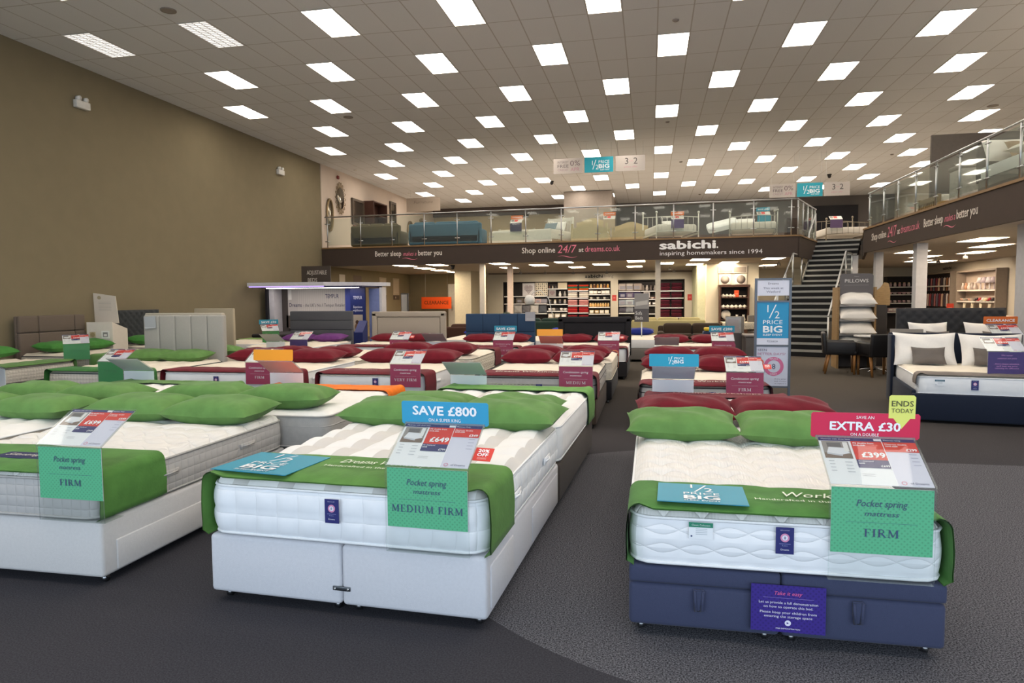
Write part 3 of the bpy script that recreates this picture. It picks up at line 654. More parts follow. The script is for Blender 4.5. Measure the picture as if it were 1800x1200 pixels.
def rn(k, col, cname, y1=.45, words=None, wcol='#e9efe0', y0=-.016, drop=1.0):
    w, cx, yf, rev, W, L, zb, T = B[k]; lay_runner(w, col, cname, cx, yf, RZ(rev), W-.02, zb+.004, T, y0, y1, words, ord(k[0])*7+ord(k[1]), wcol, drop, MT(k)[2].get('puff', .022)+.008, MT(k)[2].get('spuff', .008)+.018)
SCR = [('Dreams Workshops', .12, .27, .075, .52, .3, False), ('Handcrafted in the UK', .02, .19, .030, .42, .0, False)]
rn('A0', G, 'green'); rn('A1', '#558440', 'green', .50); rn('A2', '#5a8640', 'green', .44, SCR); rn('A3', '#50803e', 'green', .36, [('Workshops', .25, .17, .08, .42, .3, False), ('Handcrafted in the UK', .10, .10, .028, .40, 0, False)])
rn('B0', G, 'green', .36, [('Dreams', -.1, .2, .06, .3, .3, True)], '#4b6f3a'); rn('B1', '#f07a14', 'orange', .46, None, drop=.9); rn('B2', '#659a48', 'green', .42, [('Dreams', .1, .10, .12, .5, .3, True)], '#42632f'); rn('B3', R_, 'dark red', .42, [('Dreams Workshops', 0, .2, .07, .8, 0, True)], '#c9a0a0')
rn('C9', '#3f7a3c', 'green', .34); rn('C0', R_, 'dark red', .34); rn('C1', R_, 'dark red', .42, [('Combination', -.2, .16, .08, .45, 0, False)], '#8a8a90'); rn('C2', R_, 'dark red', .36, [('Dreams Workshops', -.12, .12, .10, .78, 0, False)]); rn('C3', R_, 'dark red', .36, [('Dreams Workshops', .0, .12, .10, .8, 0, False)])
rn('D1', R_, 'dark red', .45); rn('D2', '#c0682c', 'orange', .14); rn('D3', R_, 'dark red', .3)
for q in ('E1', 'E2', 'E3', 'E4'): rn(q, R_, 'dark red', .36, [('Dreams Workshops', 0, .12, .08, .8, 0, False)])
# navy sewn badge on the runner of the grey sided bed
w, cx, yf, rev, W, L, zb, T = B['A1']
s = Sheet(.42, .14, '#2a2f5c'); s.text('Silentnight', .2, .05, .05, '#e8e4d8', 'c', 0, .3, .3); s.disc(.32, .09, 0, .022, '#e08a3a', 14)
s.build('sewn_badge', [o for o in COL.objects if o.name.startswith('bed_runner') and w in o['label']][0], Matrix.Translation((-.17, .16, T+.035)) @ Matrix.Rotation(0, 4, 'X'))
# promotional mats
def promo(label, k, x, y, rz, w=.42, h=.30):
    W_, cx, yf, rev, W, L, zb, T = B[k]; X, Y = bedp(k, x, y)
    t = thing('promotional_mat', label, 'leaflet', (X, Y, zb+T+.052), rz); s = Sheet(w, h, '#2a93ae'); s.rect(0, 0, w, .004, '#2585a0')
    half_price(s, w/2+.0, .005, w*.7, h*.97)
    s.build('printed_sheet', t, Matrix.Translation((-w/2, -h/2, 0))); return t
promo('teal half price mat on the striped MEDIUM FIRM bed', 'A2', -.50, .20, -.12, .46, .40)
promo('teal half price mat on the navy front-row bed', 'A3', -.335, .155, -.03, .40, .31)
# ------------------------------------------------------------------ price stands
def st(k, x, label, *a, dy=0, **kw):
    w, cx, yf, rev, W, L, zb, T = B[k]; X, Y = bedp(k, x-cx if abs(RZ(rev)) < 1 else cx-x, dy)
    price_stand(label, (X, Y, 0), RZ(rev), *a, z0=zb+.006, **kw)
st('A1', -3.07, 'price stand with a green FIRM card and £699 price', GREEN, PK(FIRMW), prices=('£699', '£949', '£649'))
st('A2', -1.02, 'price stand with MEDIUM FIRM card and SAVE £800 header', GREEN, PK(('MEDIUM FIRM', .075, .034, 'serif', 0, .355)), header=('v', '#3aa5cf', [('SAVE £800', .23, .050, .046, .03, .34), ('ON A SUPER KING', .23, .016, .017, .004, .17)]), side=True)
st('A3', .965, 'price stand with EXTRA £30 header and yellow ENDS TODAY flash', GREEN, PK(FIRMW), prices=('£399', '£699', '£299'), header=('v', '#de2f55', [('SAVE AN', .23, .092, .014, .004, .075), ('EXTRA £30', .23, .038, .040, .03, .30), ('ON A DOUBLE', .23, .012, .014, .004, .12)]), flash=True)
st('C9', -7.26, 'price stand with a green card on the bed before the channelled headboard', '#3f9455', [('Pocket spring', .16, .02, .25, 0, .2)], wc='#2f6a48')
st('C0', -5.0, 'price stand with crimson FIRM card beside an orange header', CRIM, CB(FIRMW), wc='#f4e4ea', prices=('£599', '£749', '£499'))
st('C1', -2.99, 'price stand with crimson VERY FIRM card', CRIM, CB(('VERY FIRM', .075, .034, 'serif', 0, .29)), wc='#f4e4ea', prices=('£899', '£999', '£699'))
st('C2', -.86, 'price stand with crimson MEDIUM card and £799 price', CRIM, CB(('MEDIUM', .075, .034, 'serif', 0, .23)), wc='#f4e4ea', prices=('£799', '£899', '£649'))
st('C3', 1.045, 'price stand with crimson FIRM card and £699 price by the totem', CRIM, CB(FIRMW), wc='#f4e4ea', prices=('£699', '£849', '£599'), side=True)
st('E0', -7.21, 'price stand with purple card before the charcoal banded headboard', PURP, [], prices=('£999', '£999', '£899'))
st('E1', -4.99, 'price stand before the beige bordered headboard', CRIM, CB(), wc='#f4e4ea', side=True)
sv = ('v', '#2a8fae', [('SAVE £200', .23, .035, .048, .02, .38)])
st('E2', -2.83, 'price stand with SAVE £200 header before the blue headboard', CRIM, CB(('MEDIUM SOFT', .075, .034, 'serif', 0, .35)), wc='#e9c4d2', header=sv)
st('E3', -.775, 'price stand before the black bordered headboard', CRIM, CB(('MEDIUM', .075, .034, 'serif', 0, .23)), wc='#e9c4d2', side=True)
st('E4', 1.32, 'price stand with SAVE £200 header beside the totem', CRIM, CB(), wc='#e9c4d2', header=sv)
blank = dict(pc=True)
st('B0', -5.84, 'back of a price stand on the green runner bed by the wall', '#eef1f4', [], slant_back='#b9c0bd')
st('B1', -3.925, 'back of a price stand with plain orange header', '#eef1f4', [], slant_back='#c9a3a0', header=('v', '#f2a021', []))
st('B2', -1.885, 'back of a price stand on the striped bed in the second row', '#eef1f4', [], slant_back='#aab7b6')
D = B['B3']
st('B3', .225, 'back of a price stand with a teal half price header', '#eef1f4', [], slant_back='#b4c4d4', header=('v', '#1f9cc0', []))
o = [x for x in COL.objects if x.get('label') == 'back of a price stand with a teal half price header'][0]
s = Sheet(.46, .118, '#1f9cc0', '#1f9cc0'); half_wide(s, .23, .022, .075); s.build('header_back', o, upright(.23, .236, .336+.414+.152, pi, .0))
st('D9', -7.3, 'back of a price stand beyond the channelled headboard', '#e4e8e6', [], slant_back='#a9aca6')
st('D1', -3.89, 'back of a price stand on the bed behind the VERY FIRM bed', '#dfe4ea', [], slant_back='#8d8184')
st('D2', -1.725, 'back of a price stand with orange header behind the MEDIUM bed', '#dfe4ea', [], slant_back='#a8635c', header=('v', '#e59a2a', []))
st('D3', .285, 'back of a price stand behind the teal half price header', '#c9c6cc', [], slant_back='#8f8488')
# purple notice hanging on the navy storage base
t = thing('hanging_notice', 'purple Take it easy notice hung on the navy storage base', 'notice', (.60, 3.075, .085), 0)
s = Sheet(.31, .21, dots('#3b2a86', .85)); WC = '#e9e6f6'
s.text('Take it easy', .155, .168, .017, '#e86aa0', 'c', 0, .25, .115); s.rect(.05, .153, .21, .001, '#a898d8')
s.text('Let us provide a full demonstration', .155, .128, .0115, WC, 'c', 0, 0, .245); s.text('on how to operate this bed.', .155, .109, .0115, WC, 'c', 0, 0, .205)
s.text('Please keep your children from', .155, .084, .0115, WC, 'c', 0, 0, .235); s.text('entering the storage space', .155, .066, .0115, WC, 'c', 0, 0, .20)
s.disc(.155, .042, 0, .013, WC, 20); s.pol([(.150, .037), (.150, .047), (.160, .042)], '#3b2a86'); s.text('FREE DEMONSTRATION', .155, .015, .0055, WC, 'c', .008, 0, .10)
s.build('printed_board', t, upright(-.155, 0, 0))
# ------------------------------------------------------------------ the room
CZ = 6.49; FZ = 3.46; UZ = 2.80
def carpet():
    m = bpy.data.materials.new('mat_carpet'); m.use_nodes = True; nt = m.node_tree; N = nt.nodes; L = nt.links; b = N['Principled BSDF']; b.inputs['Roughness'].default_value = .95; b.inputs['Specular IOR Level'].default_value = .1
    g = N.new('ShaderNodeNewGeometry'); sp = N.new('ShaderNodeSeparateXYZ'); L.new(g.outputs['Position'], sp.inputs[0])
    d = N.new('ShaderNodeVectorMath'); d.operation = 'DISTANCE'; d.inputs[1].default_value = (.787, 4.85, 0); L.new(g.outputs['Position'], d.inputs[0])
    ins = N.new('ShaderNodeMath'); ins.operation = 'LESS_THAN'; ins.inputs[1].default_value = 2.31; L.new(d.outputs['Value'], ins.inputs[0])
    xr = N.new('ShaderNodeMath'); xr.operation = 'GREATER_THAN'; xr.inputs[1].default_value = .787; L.new(sp.outputs[0], xr.inputs[0])
    yl = N.new('ShaderNodeMath'); yl.operation = 'LESS_THAN'; yl.inputs[1].default_value = 6.9; L.new(sp.outputs[1], yl.inputs[0])
    an = N.new('ShaderNodeMath'); an.operation = 'MULTIPLY'; L.new(xr.outputs[0], an.inputs[0]); L.new(yl.outputs[0], an.inputs[1])
    mxm = N.new('ShaderNodeMath'); mxm.operation = 'MAXIMUM'; L.new(ins.outputs[0], mxm.inputs[0]); L.new(an.outputs[0], mxm.inputs[1])
    n = N.new('ShaderNodeTexNoise'); n.inputs['Scale'].default_value = 130; n.inputs['Detail'].default_value = 3; n.inputs['Roughness'].default_value = .7; L.new(g.outputs['Position'], n.inputs['Vector'])
    r1 = N.new('ShaderNodeValToRGB'); r1.color_ramp.elements[0].position = .38; r1.color_ramp.elements[1].position = .64
    r1.color_ramp.elements[0].color = lin('#353439'); r1.color_ramp.elements[1].color = lin('#4a494e'); L.new(n.outputs['Fac'], r1.inputs[0])
    r2 = N.new('ShaderNodeValToRGB'); r2.color_ramp.elements[0].position = .40; r2.color_ramp.elements[1].position = .62
    r2.color_ramp.elements[0].color = lin('#2b2b2f'); r2.color_ramp.elements[1].color = lin('#7b7a80'); L.new(n.outputs['Fac'], r2.inputs[0])
    far = N.new('ShaderNodeMapRange'); far.inputs[1].default_value = 6; far.inputs[2].default_value = 13; L.new(sp.outputs[1], far.inputs[0])
    r3 = N.new('ShaderNodeValToRGB'); r3.color_ramp.elements[0].color = lin('#443f39'); r3.color_ramp.elements[1].color = lin('#5b544c'); L.new(n.outputs['Fac'], r3.inputs[0])
    m1 = N.new('ShaderNodeMix'); m1.data_type = 'RGBA'; L.new(far.outputs[0], m1.inputs[0]); L.new(r1.outputs[0], m1.inputs[6]); L.new(r3.outputs[0], m1.inputs[7])
    m2 = N.new('ShaderNodeMix'); m2.data_type = 'RGBA'; L.new(mxm.outputs[0], m2.inputs[0]); L.new(m1.outputs[2], m2.inputs[6]); L.new(r2.outputs[0], m2.inputs[7])
    L.new(m2.outputs[2], b.inputs['Base Color'])
    bp = N.new('ShaderNodeBump'); bp.inputs['Strength'].default_value = .5; bp.inputs['Distance'].default_value = .01; L.new(n.outputs['Fac'], bp.inputs['Height']); L.new(bp.outputs[0], b.inputs['Normal'])
    return m
def tiles(hexc, line, ox, oy):
    m = bpy.data.materials.new('mat_ceiling'); m.use_nodes = True; nt = m.node_tree; N = nt.nodes; L = nt.links; b = N['Principled BSDF']; b.inputs['Roughness'].default_value = .9
    g = N.new('ShaderNodeNewGeometry'); sp = N.new('ShaderNodeSeparateXYZ'); L.new(g.outputs['Position'], sp.inputs[0])
    def ln(out, o, per, w):
        a = N.new('ShaderNodeMath'); a.operation = 'SUBTRACT'; a.inputs[1].default_value = o-w/2-per*200; L.new(out, a.inputs[0])
        f = N.new('ShaderNodeMath'); f.operation = 'MODULO'; f.inputs[1].default_value = per; L.new(a.outputs[0], f.inputs[0])
        t = N.new('ShaderNodeMath'); t.operation = 'LESS_THAN'; t.inputs[1].default_value = w; L.new(f.outputs[0], t.inputs[0]); return t.outputs[0]
    mx = N.new('ShaderNodeMath'); mx.operation = 'MAXIMUM'; L.new(ln(sp.outputs[0], ox, .6, .022), mx.inputs[0]); L.new(ln(sp.outputs[1], oy, 1.2, .022), mx.inputs[1])
    n = N.new('ShaderNodeTexNoise'); n.inputs['Scale'].default_value = 90; L.new(g.outputs['Position'], n.inputs['Vector'])
    cr = N.new('ShaderNodeValToRGB'); c = lin(hexc); cr.color_ramp.elements[0].color = (*[x*.88 for x in c[:3]], 1); cr.color_ramp.elements[1].color = (*[min(1, x*1.08) for x in c[:3]], 1); L.new(n.outputs['Fac'], cr.inputs[0])
    k = N.new('ShaderNodeMix'); k.data_type = 'RGBA'; L.new(mx.outputs[0], k.inputs[0]); L.new(cr.outputs[0], k.inputs[6]); k.inputs[7].default_value = lin(line); L.new(k.outputs[2], b.inputs['Base Color']); return m
def plain(name, a, b, mat): return struct(MB().box(a, b, mat).build(name))
TAN = M('#82775f', .85, 0, .03, 3, .05, 300, 0, 0, .2); CREAM = M('#cfc6b2', .8, 0, .02, 3); UPW = M('#cdbdae', .8, 0, .02, 3); GREYW = M('#6e6864', .85, 0, .03, 3); BRN = M('#3f322a', .7, 0, .04, 6)
plain('floor', (-12, -6, -.2), (12, 37, 0), carpet())
plain('ceiling', (-12, -6, CZ), (12, 37, CZ+.15), tiles('#dcdbda', '#b7b1aa', .107, 13.336))
plain('wall_left', (-11.95, -6, 0), (-11.75, 33, 23 and UZ+.66), TAN)
plain('wall_left', (-11.95, -6, UZ+.66), (-11.75, 23.0, CZ), TAN)
plain('wall_left', (-11.95, 23.0, FZ), (-11.72, 36.4, CZ), UPW)
plain('wall_back', (-11.95, 32.2, 0), (-7.7, 32.4, UZ), TAN)
plain('wall_back', (-7.7, 32.75, 0), (11.8, 32.95, UZ), CREAM)
plain('wall_back', (-11.95, 36.3, FZ), (11.8, 36.5, CZ), GREYW)
plain('wall_right', (11.62, 2, 0), (11.8, 36.5, CZ), M('#c9bfae', .85, 0, .02, 3))
plain('trim_1', (-11.7, 35.9, 6.05), (-3.6, 36.3, CZ), M('#5b4f49', .8)); plain('wall_back', (-11.7, 36.1, FZ), (-3.6, 36.29, 6.05), M('#b9a88a', .8))
plain('wall_back', (-3.95, 31.6, FZ), (-1.75, 36.2, CZ-.02), M('#a2968c', .8)); plain('wall_back', (7.5, 36.0, FZ), (9.9, 36.29, 6.0), M('#17161b', .7))
plain('wall_back', (-8.5, 29.0, 0), (-7.75, 32.3, UZ), M('#d0c8b0', .8))
# gallery slab
slab = [(-11.75, 23.06), (4.43, 22.42), (5.62, 25.35), (7.02, 24.78), (6.03, 20.95), (6.03, 3), (11.7, 3), (11.7, 36.3), (-11.75, 36.3)]
struct(MB().prism(slab, UZ, FZ-.03, M('#c7beb2', .85, 0, .03, 4)).build('floor_upper'))
def fascia(n, p, q, z0=UZ-.02, z1=FZ-.05, nm='trim'):
    v = Vector((q[0]-p[0], q[1]-p[1], 0)); a = atan2(v.y, v.x); T = TR(p[0], p[1], 0, a)
    o = struct(MB().box((0, -.05, z0), (v.length, .02, z1), BRN, T).build(f'{nm}_{n}'))
    struct(MB().box((0, -.075, z1), (v.length, .06, FZ), WOOD('#8a6b45'), T).build(f'{nm}_{n+10}')); return T, v.length
T1, L1 = fascia(2, (-11.73, 23.0), (4.45, 22.36)); T2, L2 = fascia(3, (4.45, 22.36), (5.65, 25.35)); T3, L3 = fascia(4, (5.97, 20.95), (5.97, 3)); T4, _ = fascia(5, (7.02, 24.78), (5.99, 20.9))
LW, LP_ = '#efe6da', '#e57d92'
def fascia_sign(label, T, x, z, parts):
    t = thing('fascia_lettering', label, 'sign', T @ Vector((x, -.055, z)), T.to_euler().z)
    for nm, items in parts: wall_text(nm, t, upright(0, 0, 0), items)
    return t
def swoosh(t, x0, x1, z, c=LP_):
    b = MB(); n = 12
    b.grid([[(x0+(x1-x0)*i/n, -.002, z+.03*sin(pi*2*i/n)-.022*sin(pi*i/n)) for i in range(n+1)], [(x0+(x1-x0)*i/n, -.002, z+.03*sin(pi*2*i/n)) for i in range(n+1)]], P(c), False); b.build('swoosh_underline', t)
def slogan(label, T, x, z, s=1):
    t = fascia_sign(label, T, x, z, [('lettering', [('Better sleep', 0, 0, .19*s, LW, 'l', .006, 0, 1.0*s), ('better you', 1.64*s, 0, .19*s, LW, 'l', .006, 0, .88*s)]), ('lettering', [('makes a', 1.07*s, 0, .15*s, LP_, 'l', 0, .35, .50*s)])]); swoosh(t, 1.02*s, 1.62*s, -.10*s)
def shop(label, T, x, z, s=1):
    t = fascia_sign(label, T, x, z, [('lettering', [('Shop online', 0, 0, .19*s, LW, 'l', .006, 0, 1.14*s), ('at', 1.93*s, 0, .15*s, LW, 'l', .006, 0, .16*s)]), ('lettering', [('24/7', 1.22*s, -.02, .27*s, LP_, 'l', 0, .2, .64*s), ('dreams.co.uk', 2.14*s, 0, .19*s, LP_, 'l', 0, 0, 1.14*s)])]); swoosh(t, 1.22*s, 1.9*s, -.14*s)
slogan('white and pink sleep slogan lettering on the long gallery fascia', T1, 2.1, 3.10); shop('white and pink shop online lettering on the long gallery fascia', T1, 7.48, 3.09)
t = fascia_sign('large white homewares brand lettering on the long gallery fascia', T1, 12.02, 3.115, [('lettering', [('sabichi', 0, 0, .26, '#f4f2f0', 'l', .035, 0, 1.75), ('.', 1.77, 0, .26, '#f4f2f0', 'l', .02, 0, .05)]), ('lettering', [('inspiring homemakers since 1994', .02, -.20, .135, '#efeceb', 'l', 0, 0, 3.12)])])
shop('pink and white shop online lettering on the side gallery fascia', T3, .75, 3.06, 1.02); slogan('white and pink sleep slogan lettering on the side gallery fascia', T3, 4.35, 3.06, 1.0)
# ------------------------------------------------------------------ balustrades
STEEL = MET('#b9bbbd', .3); GL = GLASS('#f3f8f5', .035, .08)
def balustrade(label, T, length, posts, z0=FZ, rail=1.1, off=.03):
    t = thing('glass_balustrade', label, 'balustrade', T @ Vector((0, 0, 0)), T.to_euler().z)
    b = MB(); b.tube([(posts[0]-.1, off, z0+rail), (length, off, z0+rail)], .024, None, 8); b.build('handrail', t, STEEL)
    pm = MB(); pm.tube([(0, 0, 0), (0, 0, rail-.02)], .02, STEEL, 8); pm.tube([(-.09, 0, .22), (.09, 0, .22)], .018, STEEL, 6); pm.tube([(-.09, 0, .85), (.09, 0, .85)], .018, STEEL, 6); me = pm.mesh('post')
    for x in posts: o = bpy.data.objects.new('post', me); COL.objects.link(o); o.parent = t; o.location = (x, off, z0)
    for a, c in zip(posts[:-1], posts[1:]): MB().box((a+.03, off-.006, z0+.08), (c-.03, off+.006, z0+rail-.06)).build('glass_panel', t, GL)
    return t
balustrade('long glass balustrade with steel handrail along the back gallery', T1, L1, [.2]+[1.51+1.217*i for i in range(12)]+[16.0])
balustrade('short angled glass balustrade beside the stair head', T2, L2, [.15, .95, 1.75, 2.5, 3.1])
balustrade('glass balustrade with steel handrail along the side gallery', T3, L3, [.2, 1.38, 2.43, 3.58, 4.71, 5.84, 6.97, 8.11, 9.25, 10.4], FZ, .96)
# ------------------------------------------------------------------ staircase
SA = math.atan2(.37, .93); st_t = thing('staircase', 'straight black staircase with grey nosings rising to the gallery', 'stairs', (4.43, 18.5, 0), -SA)
BLK = M('#121113', .8); NOS = M('#9b9a94', .5); SW = 1.40
def step(y, z0, z1, d=.27):
    o = MB().box((-SW, y, max(0, z0-.02)), (0, y+d+.02, z1), BLK).build('step', st_t); MB().box((-SW, y-.012, z1-.055), (0, y+.05, z1+.003), NOS).build('nosing', o)
for i in range(11): step(.27*i, .1727*i, .1727*(i+1), .27 if i < 10 else 1.6)
for i in range(9): step(4.4+.27*i, 1.9+.1733*i, 1.9+.1733*(i+1))
def stringer(x, y0, z0, y1, z1, h=.30):
    b = MB(); b.add([(x, y0, z0), (x, y1, z1), (x, y1, z1+h), (x, y0, z0+h), (x+.03, y0, z0), (x+.03, y1, z1), (x+.03, y1, z1+h), (x+.03, y0, z0+h)], [(0,1,2,3),(7,6,5,4),(0,4,5,1),(1,5,6,2),(2,6,7,3),(3,7,4,0)]); b.build('stringer', st_t, M('#8f8d88', .5))
stringer(-SW-.03, 0, 0, 2.97, 1.75); stringer(-SW-.03, 4.4, 1.8, 6.8, 3.35); MB().box((0, 0, 0), (.03, 3.0, .9)).build('side_panel', st_t, M('#2c2724', .7))
def st_rail(x, y0, z0, y1, z1, n):
    MB().tube([(x, y0, z0+.95), (x, y1, z1+.95)], .024, STEEL).build('handrail', st_t)
    for i in range(n): 
        u = i/(n-1); y, z = y0+(y1-y0)*u, z0+(z1-z0)*u; MB().tube([(x, y, z-.05), (x, y, z+.93)], .02, STEEL).build('post', st_t)
        if i < n-1:
            v = (i+1)/(n-1); ya, za = y0+(y1-y0)*v, z0+(z1-z0)*v; b = MB(); b.add([(x, y+.03, z+.08), (x, ya-.03, za+.08), (x, ya-.03, za+.88), (x, y+.03, z+.88)], [(0,1,2,3)]); b.build('glass_panel', st_t, GL)
st_rail(-SW-.02, -.05, .1, 2.97, 1.9, 4); st_rail(-SW-.02, 3.0, 1.9, 4.35, 1.9, 2); st_rail(-SW-.02, 4.4, 1.95, 6.75, 3.46, 3); st_rail(.02, -.05, .1, 2.97, 1.9, 4); st_rail(.02, 3.0, 1.9, 4.35, 1.9, 2)
# ------------------------------------------------------------------ lights
FR = M('#cfc8be', .5, 0, 0)
def light_meshes(w, l, em):
    f = MB(); 
    for a, b in (((-w/2-.015, -l/2-.015), (w/2+.015, -l/2)), ((-w/2-.015, l/2), (w/2+.015, l/2+.015)), ((-w/2-.015, -l/2), (-w/2, l/2)), ((w/2, -l/2), (w/2+.015, l/2))): f.box((*a, -.012), (*b, .0), FR)
    d = MB(); d.box((-w/2, -l/2, -.007), (w/2, l/2, -.002), em); return f.mesh('frame'), d.mesh('diffuser')
def louvre():
    m = EMIT('#fff1de', 1).copy(); nt = m.node_tree; N = nt.nodes; e = [n for n in N if n.type == 'EMISSION'][0]
    tc = N.new('ShaderNodeTexCoord'); b = N.new('ShaderNodeTexBrick'); b.offset = 0; b.inputs['Scale'].default_value = 1; b.inputs['Color1'].default_value = (1, .95, .88, 1); b.inputs['Color2'].default_value = (.9, .85, .78, 1); b.inputs['Mortar'].default_value = (.30, .27, .24, 1)
    b.inputs['Mortar Size'].default_value = .012; b.inputs['Brick Width'].default_value = .14; b.inputs['Row Height'].default_value = .075
    nt.links.new(tc.outputs['Object'], b.inputs['Vector']); nt.links.new(b.outputs['Color'], e.inputs[0]); e.inputs[1].default_value = 1.15; return m
ES = 11.0
LM = light_meshes(.565, 1.165, EMIT('#fff3e4', ES)); LD = light_meshes(.565, 1.165, louvre()); LU = light_meshes(.58, 1.14, EMIT('#ffe6c6', 26))
def ceil_light(label, x, y, z, ms, group):
    t = thing('ceiling_light', label, 'ceiling light', (x, y, z), 0, group)
    for n, me in zip(('frame', 'diffuser'), ms): o = bpy.data.objects.new(n, me); COL.objects.link(o); o.parent = t
rows = {}
for j in range(-10, 17, 2):
    for i in range(-18, 19, 2):
        if ((i+j)//2) % 2: continue
        x, y = .107+.6*(i+.5), 13.336+1.2*(j+.5)
        if x > 11.2: continue
        rows.setdefault(j, []).append((i, x, y))
for n, j in enumerate(sorted(rows)):
    for k, (i, x, y) in enumerate(rows[j]):
        dim = (i, j) in ((-16, -4), (-18, -2), (-14, -2))
        ceil_light(f'{"louvred" if dim else "glowing"} ceiling panel light, {ORD[k]} from the tan wall in the {ORD[n]} row', x, y, CZ-.001, LD if dim else LM, 'ceiling panel lights over the hall')
US = [(-8.8, 22.94+.7), (-7.51, 23.4), (-8.8, 25.9), (-8.82, 28.0), (-8.72, 30.0), (-5.2, 23.4), (-4.06, 25.0), (-5.52, 26.6), (-2.91, 23.2), (-2.86, 27.1), (-1.77, 25.2), (-.47, 23.4), (-.61, 27.4), (.53, 25.2), (1.6, 23.2), (1.62, 26.4), (2.75, 25.4), (3.9, 23.3), (4.54, 28.3), (7.26, 21.2), (7.24, 17.0), (8.38, 19.2), (9.22, 22.0), (8.54, 23.8), (9.33, 26.6), (10.4, 27.4), (7.3, 13.0), (9.0, 15.0)]
for k, (x, y) in enumerate(sorted(US)):
    ceil_light(f'panel light under the gallery, {"back" if x < 5 else "side"} wing, {ORD[k % 14]} along {"first" if k < 14 else "second"} half', x, y, UZ-.002, LU, 'panel lights under the gallery')
DLM = MB(); DLM.lathe([(.055, -.01), (.075, -.008), (.075, 0), (.055, 0)], (0,0,0), FR, 14); DLE = MB(); DLE.lathe([(0, -.009), (.055, -.009), (.055, -.004), (0, -.004)], (0,0,0), EMIT('#fff0dc', 14), 14); DLM, DLE = DLM.mesh('rim'), DLE.mesh('lamp_face')
DL = [(-11.03,24.45),(-9.8,25.61),(-11.07,28.08),(-9.84,29.18),(-11.03,30.4),(-9.78,33.84),(-10.99,35.09),(-11.03,32.68),(-7.99,35.19),(-6.76,33.8),(-5.52,34.96),(-.69,35.9),(.51,35.08),(1.7,35.9),(2.88,35.3),(3.49,36),(5.27,36),(5.57,33.61),(6.69,34.77),(8.9,35.71),(9.49,36),(10.12,32.38),(10.05,28.61),(10.07,26.34),(10.02,22.65)]
for k, (x, y) in enumerate(DL):
    t = thing('downlight', f'round downlight over the {"mirror" if x < -9 else "back" if x < 9.9 else "side"} gallery, {ORD[k % 12]} of {"one" if k < 12 else "another" if k < 24 else "the last"} run', 'downlight', (x, y, CZ-.001), 0, 'gallery downlights')
    for n, me in (('rim', DLM), ('lamp_face', DLE)): o = bpy.data.objects.new(n, me); COL.objects.link(o); o.parent = t
for k, (x, y) in enumerate([(-8.04,10.43),(-8.02,17.39),(.42,12.73),(.45,19.87),(1.07,25.75),(8.25,26.18),(2.3,34.01),(8.74,20.18)]):
    r = .13 if k in (0, 1, 7) else .06
    t = thing('ceiling_detector', f'{"round ceiling speaker grille" if r > .1 else "small smoke detector"} in the ceiling, {ORD[k]} going back', 'detector', (x, y, CZ-.001), 0)
    MB().lathe([(0, -.03 if r < .1 else -.01), (r*.7, -.028 if r < .1 else -.01), (r, -.012), (r, 0)], (0,0,0), M('#8d837a', .6), 14).build('cover', t)
CAM_D = MB(); CAM_D.lathe([(0, -.16), (.05, -.14), (.07, -.09), (.07, -.05), (.09, -.04), (.09, 0)], (0,0,0), M('#1b1a1c', .3), 14); CAM_D = CAM_D.mesh('dome')
for k, (x, y, z) in enumerate([(-4.09, 28.66, CZ), (7.09, 29.82, CZ), (-7.1, 24.0, UZ)]):
    t = thing('dome_camera', f'small black dome camera on the ceiling {["over the back gallery", "over the stair head", "under the back gallery"][k]}', 'camera', (x, y, z)); o = bpy.data.objects.new('dome', CAM_D); COL.objects.link(o); o.parent = t
SPM = MB(); SPM.lathe([(.02, .10), (.06, .08), (.07, 0), (.055, 0)], (0,0,0), M('#8d8983', .4), 12); SPE = MB(); SPE.lathe([(0, .004), (.055, .004), (.055, .012), (0, .012)], (0,0,0), EMIT('#fff2e0', 16), 12); SPA = MB(); SPA.tube([(0, 0, .09), (0, 0, .16)], .012, M('#8d8983', .4), 6); SPM, SPE, SPA = SPM.mesh('spot_head'), SPE.mesh('lamp_face'), SPA.mesh('stem')
for k, (x, y, rx) in enumerate([(-4.6, 30, .6), (-3.4, 30.5, .6), (-1.9, 30.5, .6), (-.3, 30.4, .6), (.75, 27.8, .6), (1.0, 30.2, .5), (4.4, 25.2, .4), (4.3, 27.6, .4), (9.2, 22.6, -.5), (9.6, 25.6, -.5), (5.4, 26, .4), (-5.6, 29.4, .6)]):
    t = thing('spotlight', f'small lit ceiling spotlight under the gallery, {ORD[k]} along the shelving walls', 'spotlight', (x, y, UZ-.16), 0, 'spotlights under the gallery')
    sl = bpy.data.lights.new('spot_lamp', 'SPOT'); sl.energy = 110; sl.spot_size = 1.5; sl.spot_blend = .9; sl.color = (1, .86, .7); so = bpy.data.objects.new('spot_lamp', sl); COL.objects.link(so); so.location = (x, y, UZ-.17)
    so.rotation_euler = Vector((0, 1.0, -.75) if x < 8 else (1.0, .1, -.6)).to_track_quat('-Z', 'Y').to_euler()
    for n, me in (('spot_head', SPM), ('lamp_face', SPE), ('stem', SPA)): o = bpy.data.objects.new(n, me); COL.objects.link(o); o.parent = t
for k, y in enumerate((12.4, 20.2)):
    t = thing('emergency_light', f'white twin-lamp emergency light high on the tan wall, {"towards the shop front" if k == 0 else "towards the gallery"}', 'emergency light', (-11.75, y, 5.72), pi/2)
    MB().rbox((-.18, -.10, -.12), (.18, 0, .04), .015, M('#dad7d0', .5)).build('battery_box', t)
    for s in (-.09, .09): MB().tube([(s, -.10, .08), (s, -.02, .08)], .05, M('#e6e4de', .3), 12).build('lamp_head', t)
